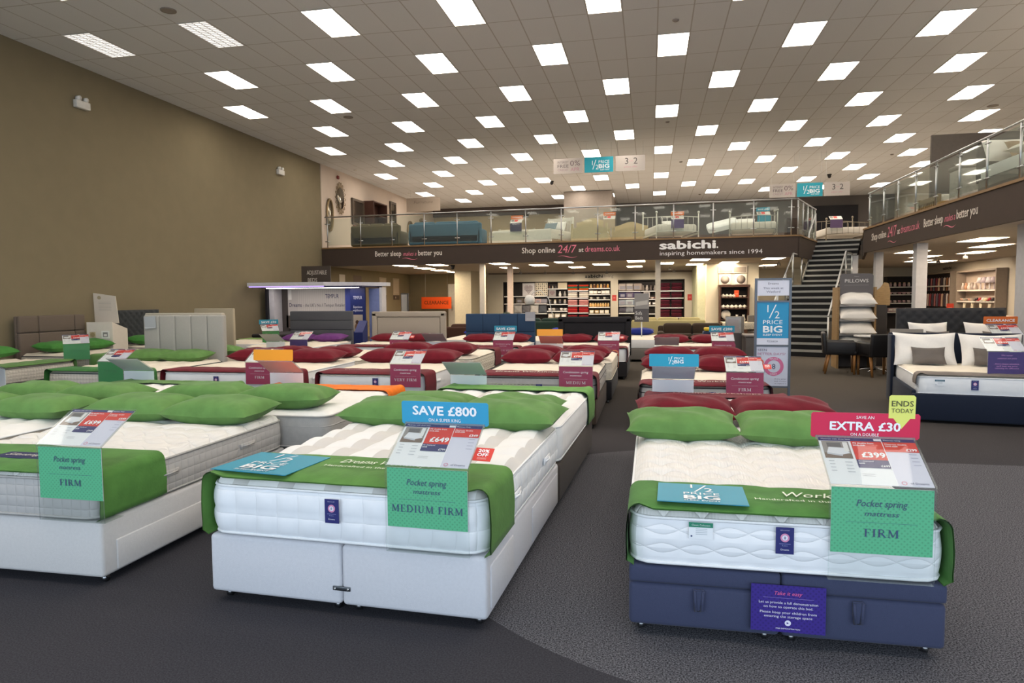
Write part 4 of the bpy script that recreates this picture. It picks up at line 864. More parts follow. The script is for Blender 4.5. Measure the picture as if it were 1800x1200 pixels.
# promotional panels hung from the ceiling
def gallery_banner(where, y, xs, z0, z1):
    for k, (a, b) in enumerate(xs):
        w, h = b-a, z1-z0
        t = thing('ceiling_banner', f'{["pale free credit panel", "teal half price panel", "pale 3 for 2 panel"][k]} hung from the ceiling {where}', 'sign', (a, y, z0))
        s = Sheet(w, h, ['#b9afa6', '#23a0b4', '#b9b0a8'][k], None, .01)
        if k == 1: half_wide(s, w*.5-.02, h*.2, h*.62); s.text('SLEEP EVENT', w*.71, h*.12, h*.1, '#eef6fa', 'c', 0, 0, w*.33)
        elif k == 0:
            s.text('INTEREST', w*.33, h*.68, h*.16, '#6d6064', 'c', 0, 0, w*.38); s.text('FREE', w*.33, h*.4, h*.22, '#5d5156', 'c', 0, 0, w*.38); s.text('CREDIT', w*.33, h*.18, h*.15, '#9c7f86', 'c', 0, 0, w*.38); s.text('0%', w*.74, h*.5, h*.36, '#6d5a60', 'c', 0, 0, w*.34); s.text('APR', w*.74, h*.15, h*.24, '#b5838f', 'c', 0, 0, w*.3)
        else: s.text('3', w*.38, h*.45, h*.42, '#4c4645'); s.text('2', w*.68, h*.45, h*.42, '#4c4645'); s.text('FOR', w*.53, h*.6, h*.09, '#c08a95'); s.text('pillow offer', w*.52, h*.22, h*.12, '#c08a95', 'c', 0, 0, w*.45)
        s.build('printed_panel', t, upright(0, 0, 0))
        b2 = MB()
        for x in (.06, w-.06): b2.tube([(x, .005, h), (x, .005, CZ-z0)], .003, STEEL, 4)
        b2.build('hanging_wire', t)
gallery_banner('in the middle of the hall', 22.0, [(-3.08, -2.14), (-2.08, -1.17), (-1.1, -.18)], 5.56, 6.04); gallery_banner('above the stair head', 25.0, [(4.02, 4.87), (4.92, 5.74), (5.78, 6.6)], 4.97, 5.43)
# columns
for k, (x, y, s, z) in enumerate([(-5.85, 23.5, .18, UZ), (-5.36, 26.0, .2, UZ), (.25, 23.1, .17, UZ), (6.55, 13.5, .34, UZ), (6.32, 17.9, .24, UZ), (6.4, 21.2, .2, UZ), (6.15, 22.6, .16, UZ)]):
    t = thing('column', f'{["slim cream column in front of the dark shelving", "pinkish column further back by the shelving", "slim column before the middle shelving", "broad pale column beside the navy fabric bed", "pale square column behind the tufted headboard", "pale column beside the pillow rack", "slim pale column by the stair"][k]}', 'column', (x, y, 0))
    MB().box((-s/2, -s/2, 0), (s/2, s/2, z-.001), M(['#cfc8bc', '#d6c5ba', '#c9c2b6', '#c3c3c6', '#bdbec2', '#b9babd', '#b5b6ba'][k], .5)).build('shaft', t); MB().box((-s/2-.01, -s/2-.01, 0), (s/2+.01, s/2+.01, .1), M('#8f8d8a', .5)).build('base_collar', t)
# door and left wall pieces
struct(MB().box((-9.75, 32.12, 0), (-8.95, 32.2, 2.3), M('#d9d6cc', .5)).build('door_1')); 
for z0, z1 in ((.55, .95), (1.15, 1.95)): o = struct(MB().box((-9.30, 32.10, z0), (-9.18, 32.12, z1), M('#1d1c1d', .3)).build('window_1')); 
struct(MB().tube([(-9.55, 32.08, 1.0), (-9.55, 32.08, 1.45)], .015, STEEL).build('door_2'))
t = thing('hanging_board', 'bright orange CLEARANCE board on the tan wall by the white door', 'sign', (-10.85, 31.3, 1.10)); s = Sheet(1.5, .57, '#f0591c', None, .02); s.text('CLEARANCE', .75, .22, .17, '#4a2314', 'c', .012, 0, 1.22); s.build('printed_board', t, upright(0, 0, 0)); MB().tube([(.2, .03, .57), (.2, .03, 1.69)], .004, STEEL, 4).build('hanging_wire', t); MB().tube([(1.3, .03, .57), (1.3, .03, 1.69)], .004, STEEL, 4).build('hanging_wire', t)
t = thing('standing_banner', 'tall dark brown ADJUSTABLE beds banner behind the display pod', 'sign', (-11.5, 21.0, 0)); s = Sheet(1.06, 2.7, '#4b423c', None, .03); s.text('ADJUSTABLE', .56, 2.42, .14, '#d8d0c6', 'c', .004, 0, .72); s.text('BEDS', .40, 2.17, .14, '#d8d0c6', 'c', .004, 0, .34); s.build('printed_board', t, upright(0, 0, 0))
for k, (y, w, h, c) in enumerate([(24.6, .5, 1.3, '#cfc8bc'), (26.0, .8, .7, '#5e4a3c'), (28.7, .8, 1.0, '#a99b86'), (30.3, .8, 1.0, '#a99b86')]):
    t = thing('wall_poster', f'{["narrow pale", "dark brown", "tall beige", "second tall beige"][k]} poster on the tan wall under the gallery', 'poster', (-11.75, y, 2.55-h), pi/2); s = Sheet(w, h, c, None, .02)
    if k > 1: s.rect(0, 0, w, h*.22, '#4a3d34'); s.disc(w*.4, h*.11, 0, .05, '#b9aea0', 10); s.rect(.1, h*.3, w-.2, h*.62, '#b8ab97')
    s.build('printed_board', t, upright(-w/2, -.004, 0))
t = thing('alarm_beacon', 'dark red alarm beacon high on the pale wall above the sunburst mirror', 'beacon', (-11.72, 24.3, 6.22), pi/2); MB().rbox((-.07, -.08, -.07), (.07, 0, .07), .03, M('#7d2a22', .4)).build('lens', t)
# ------------------------------------------------------------------ shelving and goods under the gallery
DK = M('#332e2c', .8, 0, .04, 6); SHW = M('#d8d6d2', .5)
IT = {}
def item_mesh(kind, c):
    if (kind, c) in IT: return IT[(kind, c)]
    b = MB(); f = FAB(c, .1) if kind in ('towel', 'pack', 'cushion', 'hang') else M(c, .35, 0, .03)
    if kind == 'towel': b.rbox((-.17, -.14, 0), (.17, .14, .075), .034, f, 3)
    elif kind == 'pack': b.rbox((-.19, -.12, 0), (.19, .12, .26), .05, f, 3); b.box((-.10, -.123, .05), (.10, -.121, .17), P('#8d8a92'))
    elif kind == 'cushion':
        p = pillow(.42, .42, .16, 3, 12, 12, .5); b.add(p.v, p.f, f, True, TR(0, 0, .2, 0, radians(80)))
    elif kind == 'jar': b.lathe([(.0, 0), (.05, 0), (.055, .03), (.055, .11), (.04, .135), (.04, .15), (.0, .15)], (0,0,0), f, 12); b.lathe([(0, .15), (.045, .15), (.045, .175), (0, .18)], (0,0,0), M('#c9b48a', .5), 12)
    elif kind == 'mug': b.lathe([(0, 0), (.05, 0), (.055, .1), (.048, .1), (.044, .012), (0, .012)], (0,0,0), f, 12); b.tube([(.052, 0, .08), (.085, 0, .075), (.085, 0, .035), (.05, 0, .025)], .008, f, 6)
    elif kind == 'bowl': b.lathe([(0, 0), (.05, 0), (.09, .08), (.085, .08), (.045, .012), (0, .012)], (0,0,0), f, 14)
    elif kind == 'teapot': b.lathe([(0, 0), (.06, 0), (.095, .06), (.08, .12), (.03, .14), (.015, .165), (0, .17)], (0,0,0), f, 14); b.tube([(.08, 0, .05), (.13, 0, .09), (.15, 0, .13)], [.02, .014, .01], f, 8); b.tube([(-.08, 0, .11), (-.14, 0, .09), (-.13, 0, .05), (-.09, 0, .04)], .01, f, 6)
    elif kind == 'box': b.rbox((-.10, -.10, 0), (.10, .10, .17), .008, f, 1); b.box((-.07, -.102, .05), (.07, -.101, .13), P('#f0ede6'))
    elif kind == 'vase': b.lathe([(0, 0), (.05, 0), (.07, .08), (.045, .17), (.03, .21), (.045, .25), (0, .25)], (0,0,0), f, 12)
    elif kind == 'plate': b.lathe([(0, 0), (.09, 0), (.17, .02), (.17, .026), (.09, .008), (0, .008)], (0,0,0), f, 18, TR(0, .05, .17, 0, radians(78))); b.box((-.05, -.02, 0), (.05, .08, .012), M('#6b5a48', .5))
    elif kind == 'hang':
        rows = [[(x, .03*sin(x*40+z*2), -z) for x in [(-.11+.22*i/8)*(.6+.4*min(1, z/.15)) for i in range(9)]] for z in (0, .1, .2, .35, .5)]; b.grid(rows, f); b.tube([(0, 0, 0), (0, .0, .03)], .008, STEEL, 6)
    elif kind == 'slipper': b.rbox((-.045, -.12, 0), (.045, .12, .02), .01, f, 2); b.lathe([(0, .0), (.046, 0), (.046, .03), (.03, .055), (0, .06)], (0, -.05, .015), f, 10)
    elif kind == 'lampgood': b.lathe([(0, 0), (.05, 0), (.015, .02), (.012, .16), (.0, .16)], (0,0,0), f, 10); b.lathe([(.09, .15), (.055, .28), (.05, .28), (.085, .15)], (0,0,0), f, 12)
    me = b.mesh({'towel': 'folded_towel', 'pack': 'bedding_pack', 'hang': 'hanging_towel', 'lampgood': 'table_lamp'}.get(kind, kind)); IT[(kind, c)] = me; return me
NM = {'towel': ('folded_towel', 'towel'), 'pack': ('bedding_pack', 'bedding'), 'cushion': ('cushion', 'cushion'), 'jar': ('storage_jar', 'jar'), 'mug': ('mug', 'mug'), 'bowl': ('bowl', 'bowl'), 'teapot': ('teapot', 'teapot'), 'box': ('gift_box', 'box'), 'vase': ('vase', 'vase'), 'plate': ('plate_on_stand', 'plate'), 'hang': ('hanging_towel', 'towel'), 'slipper': ('slipper', 'slipper'), 'lampgood': ('table_lamp', 'lamp')}
def goods(kind, cols, p0, p1, n, where, cname, rz=0, group=None, sc=1):
    nm, cat = NM[kind]
    for k in range(n):
        u = (k+.5)/n; c = cols[k % len(cols)]
        o = bpy.data.objects.new(nm, item_mesh(kind, c)); COL.objects.link(o)
        tag(o, f'{cname} {nm.replace("_", " ")}, {ORD[k % 16]} along {where}', cat, group or f'{cname} {nm.replace("_", " ")}s {where}'[:60], tuple(p0[i]+(p1[i]-p0[i])*u for i in range(3)), rz); o.scale = (sc, sc, sc)
YB = 32.2
def shelf_unit(label, x0, x1, z1, bays, rz=0, org=None, depth=.45, base=.1):
    """dark recess with white shelf edges; bays = [(x0, x1, [heights])]"""
    t = thing('shelving_unit', label, 'shelving', org or (0, YB, 0), rz); b = MB()
    b.box((x0, .35, base), (x1, .40, z1), DK); b.build('back_panel', t)
    b = MB(); b.box((x0-.03, -.05, z1), (x1+.03, .4, z1+.04), DK); b.box((x0-.03, -.05, 0), (x0, .4, z1), DK); b.box((x1, -.05, 0), (x1+.03, .4, z1), DK); b.box((x0, -.02, 0), (x1, .4, base), DK); b.build('surround', t)
    for a, c, hs in bays:
        for h in hs: MB().box((a+.01, -.05, h-.045), (c-.01, .36, h)).build('shelf', t, SHW)
    return t
# wall facing around the recesses
for n, (a, b_) in enumerate(((-7.75, -6.98), (-1.82, -1.48), (1.55, 2.02))): plain('wall_back', (a, YB-.06, 0), (b_, YB+.4, UZ), CREAM)
plain('wall_back', (-6.98, YB-.06, 2.36), (-1.82, YB+.4, UZ), CREAM); plain('wall_back', (-1.48, YB-.06, 2.40), (1.55, YB+.4, UZ), CREAM)
plain('wall_back', (2.03, 26.0, 0), (3.86, 32.3, UZ), M('#cfc8b4', .8, 0, .02, 3)); plain('wall_back', (1.75, 26.6, 0), (2.03, 30, UZ), M('#c9cdb0', .8))
plain('trim_20', (-7.7, YB-.1, 2.72), (2.0, YB-.05, UZ), M('#8a7c70', .7))
shelf_unit('long dark recessed shelving unit of homewares on the back wall', -6.95, -1.85, 2.32, [(-6.95, -4.85, [1.68, 1.32, .85, .45]), (-4.85, -3.85, [2.03, 1.64, 1.29, .96, .6]), (-3.85, -2.86, [1.93, 1.58, 1.22, .88, .5]), (-2.86, -1.85, [2.03, 1.74, 1.5, 1.14, .82, .45])])
shelf_unit('shorter dark recessed shelving unit with red towels on the back wall', -1.45, 1.52, 2.36, [(-1.45, -.45, [1.88, 1.55, 1.20, .85, .45]), (-.45, .35, [1.88, 1.5, 1.20, .82, .45]), (.35, 1.52, [1.88, 1.55, 1.10, .65])])
shelf_unit('narrow dark shelving niche beside the cream pillar', -7.72, -7.02, 2.36, [(-7.72, -7.02, [1.93, 1.55, 1.2, .85, .5])])
def frame_art(label, x, y, z, w, h, draw, rz=0, fc='#b9b2b0', base='#d9d4d4'):
    t = thing('framed_picture', label, 'picture', (x, y, z), rz); s = Sheet(w, h, base, None, .03); draw(s, w, h); s.build('canvas', t, upright(-w/2, 0, 0))
    b = MB()
    for a, c in (((-w/2-.02, -.01, -.02), (w/2+.02, .03, 0)), ((-w/2-.02, -.01, h), (w/2+.02, .03, h+.02)), ((-w/2-.02, -.01, 0), (-w/2, .03, h)), ((w/2, -.01, 0), (w/2+.02, .03, h))): b.box(a, c)
    b.build('frame', t, M(fc, .4)); return t
def heart(s, w, h, c='#5d2c3c'):
    for i in range(11):
        for k in range(11):
            x, y = -1.2+2.4*i/10, -1.1+2.4*k/10
            if (x*x+y*y-.9)**3-x*x*y**3 < 0: s.disc(w/2+x*w*.33, h*.46+y*h*.33, 0, w*.032, random.choice([c, '#7d4a58', '#3f2a38']), 7)
frame_art('framed heart picture made of dark red dots on the top shelf', -5.75, YB+.05, 1.70, .56, .58, heart)
def blob(s, w, h):
    for i in range(6):
        for k in range(6): s.disc(w*(i+.5)/6, h*(k+.5)/6, 0, w*.055, ['#3a3432', '#8a8070'][(i+k) % 2], 8)
frame_art('framed cream picture patterned with dark spots on the top shelf', -5.12, YB+.05, 1.70, .56, .60, blob, 0, '#cfc4ae', '#d8cdb4')
frame_art('plain cream canvas leaning on the second bay top shelf', -4.12, YB+.15, 2.05, .40, .28, lambda s, w, h: None, 0, '#c0b293', '#c9bb9c')
frame_art('small dark framed heart picture in the second bay', -4.6, YB+.05, 1.66, .34, .30, heart, 0, '#2c2827', '#8d8580'); frame_art('small heart picture in the middle shelving', -.16, YB+.05, 1.56, .28, .26, heart, 0, '#4a3432', '#c9c2bc')
W1 = 'the long shelving'
goods('pack', ['#57504a', '#6d655c', '#574f4f'], (-6.9, YB+.1, 1.33), (-5.95, YB+.1, 1.33), 2, f'first bay middle shelf of {W1}', 'dark'); goods('pack', ['#a85a50', '#8d6c68', '#b9a09c', '#8f8d96'], (-5.95, YB+.1, 1.33), (-4.87, YB+.1, 1.33), 4, f'first bay middle shelf of {W1}', 'red and grey patterned', sc=.85)
goods('cushion', ['#8d8a88', '#b5b2ae', '#6f6e72', '#c6c2bc', '#55585e'], (-6.9, YB+.1, .86), (-4.87, YB+.1, .86), 5, f'first bay low shelf of {W1}', 'grey and white')
goods('vase', ['#7d4a3c', '#d9cdb8', '#55504c'], (-4.82, YB+.1, 2.04), (-4.35, YB+.1, 2.04), 3, f'second bay top shelf of {W1}', 'small', sc=.5); goods('vase', ['#d8d4cc', '#8a8680'], (-4.35, YB+.1, 1.65), (-3.88, YB+.1, 1.65), 2, f'second bay upper shelf of {W1}', 'pale'); goods('jar', ['#3f3d40', '#c9c5be', '#55525a', '#a9a5a0'], (-4.82, YB+.1, 1.30), (-3.88, YB+.1, 1.30), 4, f'second bay middle shelf of {W1}', 'grey', sc=1.1)
goods('mug', ['#e4e0da', '#b9b4ae', '#3c3a3c', '#e4e0da', '#d2cec8'], (-4.82, YB+.05, .97), (-3.88, YB+.05, .97), 5, f'second bay low shelf of {W1}', 'white and black', sc=1.3); goods('box', ['#cfc6b4', '#b9ad98', '#8f8878'], (-4.82, YB+.1, .61), (-3.88, YB+.1, .61), 3, f'second bay bottom shelf of {W1}', 'cream', sc=1.3)
for q, (z, cs, cn) in enumerate([(1.94, ['#c8551f', '#2f6b4c', '#c93a24'], 'orange and green'), (1.59, ['#cfc6bb', '#d9d2c6', '#c4bab0'], 'cream'), (1.23, ['#c08480', '#b87872', '#c99590'], 'pink'), (.89, ['#9a2426', '#b22d2c', '#8a1f24'], 'red'), (.51, ['#8d2024', '#a52a2a', '#7d1a20'], 'deep red')]):
    for col, xx in enumerate((-3.62, -3.09)):
        for k in range(3):
            o = bpy.data.objects.new('folded_towel', item_mesh('towel', cs[k])); COL.objects.link(o); tag(o, f'{cn} folded towel, {["lowest", "middle", "topmost"][k]} of the {["inner pile", "candle side pile"][col]}, {ORD[q]} shelf down', 'towel', f'{cn} folded towels', (xx, YB+.12, z+.085*k), 0); o.scale = (1.35, 1, 1.1)
for q, (z, cs, kd, n, cn) in enumerate([(2.04, ['#d8b37c', '#8a5a3a', '#d99a3c'], 'jar', 6, 'amber'), (1.75, ['#e6dfd2', '#cfc4b0', '#5a4a44', '#e2dace'], 'box', 5, 'cream'), (1.51, ['#d9d2c4', '#3c3735'], 'mug', 6, 'small pale'), (1.15, ['#d8aa6a', '#e6c584', '#d2a05c', '#dab36f'], 'jar', 8, 'honey coloured'), (.83, ['#efe2c0', '#c9a86c', '#e9dfc8'], 'box', 4, 'candle'), (.46, ['#8c8478', '#c9c0ae'], 'box', 4, 'beige')]):
    goods(kd, cs, (-2.83, YB+.05, z), (-1.88, YB+.05, z), n, f'candle bay {ORD[q]} shelf of {W1}', cn, sc=1.0 if kd == 'jar' else .95)
W2 = 'the red towel shelving'
goods('pack', ['#b9ada4', '#c9bfb6', '#a3958c'], (-1.43, YB+.1, 1.89), (-.45, YB+.1, 1.89), 3, f'top shelf of {W2}', 'flowered', sc=1.3); goods('pack', ['#3c3c5c', '#6a5f72', '#4a4462'], (-1.43, YB+.1, 1.56), (-.45, YB+.1, 1.56), 3, f'upper shelf of {W2}', 'navy and mauve'); goods('pack', ['#8d939c', '#a7b0b4', '#7f8794'], (-1.43, YB+.1, 1.21), (-.45, YB+.1, 1.21), 3, f'middle shelf of {W2}', 'silver grey')
goods('cushion', ['#55525c', '#85888e', '#3b3840'], (-1.43, YB+.1, .86), (-.45, YB+.1, .86), 3, f'low shelf of {W2}', 'dark grey'); goods('vase', ['#8a7f78', '#b9b0a8', '#5a504c'], (-.42, YB+.1, 1.89), (.3, YB+.1, 1.89), 4, f'second bay top shelf of {W2}', 'brown'); goods('bowl', ['#c9b5a8', '#8d5a50'], (.0, YB+.1, 1.51), (.33, YB+.1, 1.51), 2, f'second bay of {W2}', 'red and cream'); goods('box', ['#7d6f66', '#a5968c', '#5c4f4a'], (-.42, YB+.1, 1.21), (.3, YB+.1, 1.21), 3, f'second bay middle shelf of {W2}', 'brown', sc=.9)
for q, (z, nn) in enumerate([(1.89, 4), (1.56, 3), (1.11, 4), (.66, 4)]):
    for col, xx in enumerate((.66, 1.2)):
        for k in range(nn):
            o = bpy.data.objects.new('folded_towel', item_mesh('towel', ['#4a1622', '#5a1a28', '#3f1420', '#541c2a'][k % 4])); COL.objects.link(o); tag(o, f'burgundy folded towel, {ORD[k]} up the {["inner", "outer"][col]} pile, {ORD[q]} shelf of {W2}', 'towel', 'burgundy folded towels', (xx, YB+.12, z+.085*k), 0); o.scale = (1.4, 1, 1.1)
for q, z in enumerate((1.94, 1.56, 1.21, .86)): goods('box', ['#5c4a40', '#a5483c', '#c9b9a0', '#4f7a4a'], (-7.7, YB+.1, z), (-7.05, YB+.1, z), 4, f'{ORD[q]} shelf of the niche', 'mixed', sc=.8)
for k, x in enumerate((-1.65, 1.78)):
    t = thing('wall_sign', f'small red notice on the wall {["between the two shelving units", "beyond the red towel shelving"][k]}', 'sign', (x, YB-.065, 1.42)); s = Sheet(.20, .28, '#c23a32', None, .01); s.rect(.05, .12, .1, .01, '#e8b0a8'); s.rect(.05, .16, .1, .01, '#e8b0a8'); s.build('printed_board', t, upright(-.1, 0, 0))
def sub_brand(label, loc, rz, tail, h, w, c2='#8a7f74'):
    t = thing('wall_lettering', label, 'sign', loc, rz); wall_text('lettering', t, upright(0, 0, 0), [('sabichi', 0, 0, h, '#221e1c', 'l', .03, 0, w)]); 
    if tail: wall_text('lettering', t, upright(0, 0, 0), [(tail, w*1.06, 0, h*.9, c2, 'l', 0, 0, w*.5)])
sub_brand('black homewares lettering with faint living word above the long shelving', (-3.02, YB-.07, 2.52), 0, 'living', .15, .85)
# speaker vents and dresser on the projecting wall
for k, (x, z, w, h) in enumerate([(2.95, 2.42, 1.02, .27), (2.68, 2.01, .42, .38), (3.24, 2.01, .42, .38)]):
    t = thing('wall_vent', f'{["wide white air grille on the projecting cream wall", "white speaker vent above the dresser on its towel side", "white speaker vent above the dresser on its stair side"][k]}', 'vent', (x, 25.99, z)); MB().rbox((-w/2, -.04, 0), (w/2, 0, h), .012, M('#e2ddd2', .5)).build('frame', t)
    b = MB()
    if k: b.lathe([(0, 0), (.155, 0), (.155, .012), (0, .012)], (0,0,0), M('#77706a', .6), 20, TR(0, -.04, h/2, 0, pi/2))
    else:
        for s in (-1, 1): b.box((s*.245-.22, -.05, .04), (s*.245+.22, -.039, h-.04), M('#8d857c', .6))
    b.build('grille', t)
t = thing('dresser', 'dark wooden dresser of white crockery against the projecting wall', 'dresser', (2.98, 25.8, 0)); WD = WOOD('#4a2f22')
for a, c, nm in (((-.52, -.2, 0), (-.46, .19, 1.92), 'side_panel'), ((.46, -.2, 0), (.52, .19, 1.92), 'side_panel'), ((-.54, -.23, 1.92), (.54, .19, 2.0), 'top'), ((-.46, .15, 0), (.46, .19, 1.92), 'back_panel')): MB().box(a, c).build(nm, t, WD if nm != 'back_panel' else M('#1c1715', .8))
for z in (1.55, 1.15, .75): MB().box((-.46, -.18, z-.03), (.46, .15, z)).build('shelf', t, WD)
MB().box((-.46, -.18, 0), (.46, .15, .55)).build('cupboard_front', t, WD)
goods('teapot', ['#e9e3d6'], (2.54, 25.72, 1.55), (3.05, 25.72, 1.55), 4, 'the upper shelf of the dresser', 'white', sc=.75); goods('bowl', ['#e9e3d6'], (3.12, 25.72, 1.55), (3.42, 25.72, 1.55), 2, 'the upper shelf of the dresser', 'white', sc=.8); goods('teapot', ['#e9e3d6', '#ddd6c8'], (2.54, 25.72, 1.15), (3.42, 25.72, 1.15), 6, 'the middle shelf of the dresser', 'white', sc=.8)
goods('plate', ['#dcd4c6'], (2.55, 25.72, .75), (2.85, 25.72, .75), 1, 'the low shelf of the dresser', 'white patterned', sc=1.0); t = thing('wall_sign', 'small orange card between the teapots on the dresser', 'sign', (3.06, 25.66, 1.56)); s = Sheet(.16, .24, '#e5592c', None, .006); s.rect(.03, .1, .1, .02, '#f0b090'); s.build('printed_board', t, upright(-.08, 0, 0))
# ------------------------------------------------------------------ furniture beyond the beds
def sofa(label, x, y, z, rz, W, D, H, c, arms=True):
    t = thing('sofa', label, 'sofa', (x, y, z), rz); m = FAB(c); L_ = t
    b = MB(); b.rbox((-W/2+.1, -D/2, .08), (W/2-.1, D/2, .42), .05, m, 3); b.build('seat_base', t)
    b = MB(); b.rbox((-W/2+.02, D/2-.22, .1), (W/2-.02, D/2, H-.06), .06, m, 3); b.build('backrest', t)
    n = 3 if W > 1.9 else 2
    for i in range(n):
        a = -W/2+.16+(W-.32)*i/n; b = MB(); b.rbox((a+.005, -D/2+.02, .42), (a+(W-.32)/n-.005, D/2-.3, .56), .05, m, 3); b.build('seat_cushion', t)
        b = MB(); b.rbox((a+.005, D/2-.42, .5), (a+(W-.32)/n-.005, D/2-.12, H+.02), .09, m, 4); b.build('back_cushion', t)
    for s in (-1, 1):
        b = MB(); b.rbox((min(s*W/2, s*(W/2-.2)), -D/2, .06), (max(s*W/2, s*(W/2-.2)), D/2, .62), .08, m, 4); b.build('arm', t)
    ft = MB(); ft.lathe([(0, 0), (.025, 0), (.03, .08), (0, .08)], (0,0,0), WOOD('#3a2a20'), 8); me = ft.mesh('foot')
    for sx in (-1, 1):
        for sy in (-1, 1): o = bpy.data.objects.new('foot', me); COL.objects.link(o); o.parent = t; o.location = (sx*(W/2-.1), sy*(D/2-.1), 0)
    return t
sofa('olive green sofa seen from behind through the gallery glass', -9.9, 23.95, FZ, pi, 1.95, .9, .88, '#5c5138'); sofa('long slate blue sofa seen from behind through the gallery glass', -7.25, 23.95, FZ, pi, 2.75, .9, .88, '#46677a')
sofa('brown leather sofa between the beige and blue headboards', -4.9, 19.2, 0, pi, 1.9, .9, .82, '#4a3127'); sofa('dark green sofa behind the black headboard', -2.6, 18.6, 0, pi, 2.3, .95, 1.0, '#27382f'); sofa('brown sofa beyond the second SAVE £200 header', 1.15, 19.5, 0, 0, 1.9, .9, .82, '#3f3328')
sofa('yellow camel-backed sofa below the slim middle column', .55, 22.0, 0, pi, 2.3, .9, .92, '#b5a877')
pillow_obj('dark red cushion on the olive green gallery sofa', '#7a4a3a', (-10.75, 24.0, FZ+.72), .4, 1.1, (.42, .42, .16), 1)
def simple_bed(label, x, y, rz, W, L, c_base, z0=.33, T=.24, z=0, hb=None, top=CR):
    t = thing('divan_bed', label, 'bed', (x, y, z), rz); MB().rbox((-W/2, 0, .05), (W/2, L, z0), .02, FAB(c_base)).build('base', t); b, p = mattress(W-.02, L-.02, T, .12, top=top, sm=SIDEW, spuff=0, puff=.01); o = b.build('mattress', t); o.location = (0, .01, z0)
    for s in (-1, 1): MB().tube([(s*(W/2-.1), .1, 0), (s*(W/2-.1), .1, .06)], .02, STEEL, 6).build('foot', t); MB().tube([(s*(W/2-.1), L-.1, 0), (s*(W/2-.1), L-.1, .06)], .02, STEEL, 6).build('foot', t)
    if hb: hb_board(t, W+.04, L, .25, hb[1], FAB(hb[0]))
    return t
simple_bed('two-tone grey divan beside the sofa beds sign', .12, 16.7, 0, 1.35, 1.9, '#77736e'); pillow_obj('bright blue pillow on the two-tone grey divan', '#22307f', (-.25, 18.2, .66), 0, .1, (.72, .46, .18), 2)
simple_bed('cream topped divan beyond the beige headboard', -4.55, 16.3, 0, 1.2, 1.9, '#5a5350'); pillow_obj('blue pillow between the beige and blue headboards', '#2b3a9a', (-4.6, 17.9, .66), 0, .1, (.7, .46, .18), 1)
simple_bed('divan behind the blue headboard', -2.4, 16.0, 0, 1.3, 1.9, '#4c4a4a'); pillow_obj('blue pillow beside the black headboard', '#2a37a0', (-2.25, 17.7, .68), 0, .1, (.7, .46, .18), 3)
t = thing('standing_sign', 'grey Sofa Beds sign behind the black bordered headboard', 'sign', (-.72, 17.4, 0)); s = Sheet(.36, .72, '#55504f', None, .02); s.rect(0, .33, .36, .39, '#8d8884'); s.pol([(.03, .4), (.33, .44), (.33, .55), (.03, .5)], '#b9b4ac'); s.text('Sofa', .03, .18, .09, '#e0dcd6', 'l', 0, 0, .16); s.text('Beds', .03, .06, .09, '#e0dcd6', 'l', 0, 0, .18); s.build('printed_board', t, upright(.33, 0, .95)); MB().tube([(.51, .03, 0), (.51, .03, 1.0)], .015, STEEL).build('pole', t); MB().rbox((.36, -.1, 0), (.66, .16, .02), .008, STEEL).build('foot_plate', t)
# arched floor lamp with white globe
t = thing('arc_floor_lamp', 'arched floor lamp with a large white globe shade', 'lamp', (-2.9, 20.6, 0)); MB().lathe([(0, 0), (.17, 0), (.17, .04), (0, .05)], (0,0,0), STEEL, 18).build('base', t); MB().tube([(0, 0, .04), (-.02, 0, 1.0), (-.15, 0, 1.55), (-.4, 0, 1.82), (-.62, 0, 1.75), (-.72, 0, 1.62)][::-1], .012, STEEL).build('stem', t)
MB().lathe([(.04, .2), (.12, .17), (.165, .08), (.17, 0), (.14, -.09), (.13, -.09), (.15, 0), (.14, .08), (.03, .18)], (-.0, 0, 0), M('#d9d7d2', .25), 20, TR(-.74, 0, 1.47)).build('lamp_shade', t)
t = thing('tub_chair', 'cream shell chair behind the orange price stand header', 'chair', (-1.95, 16.3, 0), pi); c = M('#c9bba4', .5); rws = [[(.26*sin(a), .22-.26*cos(a)*-1*.9, z+.12*(1-abs(a)/1.6)) for a in [-1.5+3*i/12 for i in range(13)]] for z in (.42, .6, .78)]; MB().grid(rws, c).build('shell_back', t); MB().rbox((-.26, -.2, .38), (.26, .28, .46), .04, c).build('seat', t)
for sx in (-.2, .2):
    for sy in (-.15, .22): MB().tube([(sx, sy, .4), (sx*1.2, sy*1.2, 0)], .014, STEEL, 6).build('leg', t)
t = thing('storage_chest', 'dark wood chest with a plant behind the beige headboard', 'chest', (-4.2, 20.6, 0)); MB().rbox((-.7, -.25, .06), (.7, .25, .88), .01, WOOD('#5a3d2c')).build('body', t); MB().rbox((-.72, -.27, .88), (.72, .27, .93), .008, M('#cfc4b0', .5)).build('top', t)
for k in range(4): MB().box((-.7+.36*k+.02, -.26, .12), (-.7+.36*k+.32, -.25, .8)).build('door', t, WOOD('#4c3325'))
t = thing('potted_plant', 'small grey-leaved plant pot on the dark wood chest', 'plant', (-4.35, 20.55, .93)); MB().lathe([(0, 0), (.06, 0), (.08, .1), (.07, .1), (.0, .09)], (0,0,0), M('#b9b5ae', .5), 12).build('pot', t); b = MB()
for k in range(26): a = k*2.4; b.tube([(0, 0, .08), (.07*cos(a), .07*sin(a), .16+.02*(k % 3)), (.14*cos(a), .14*sin(a), .14+.03*(k % 4))], [.008, .012, .002], M('#6d7a68', .7), 4)
b.build('foliage', t)
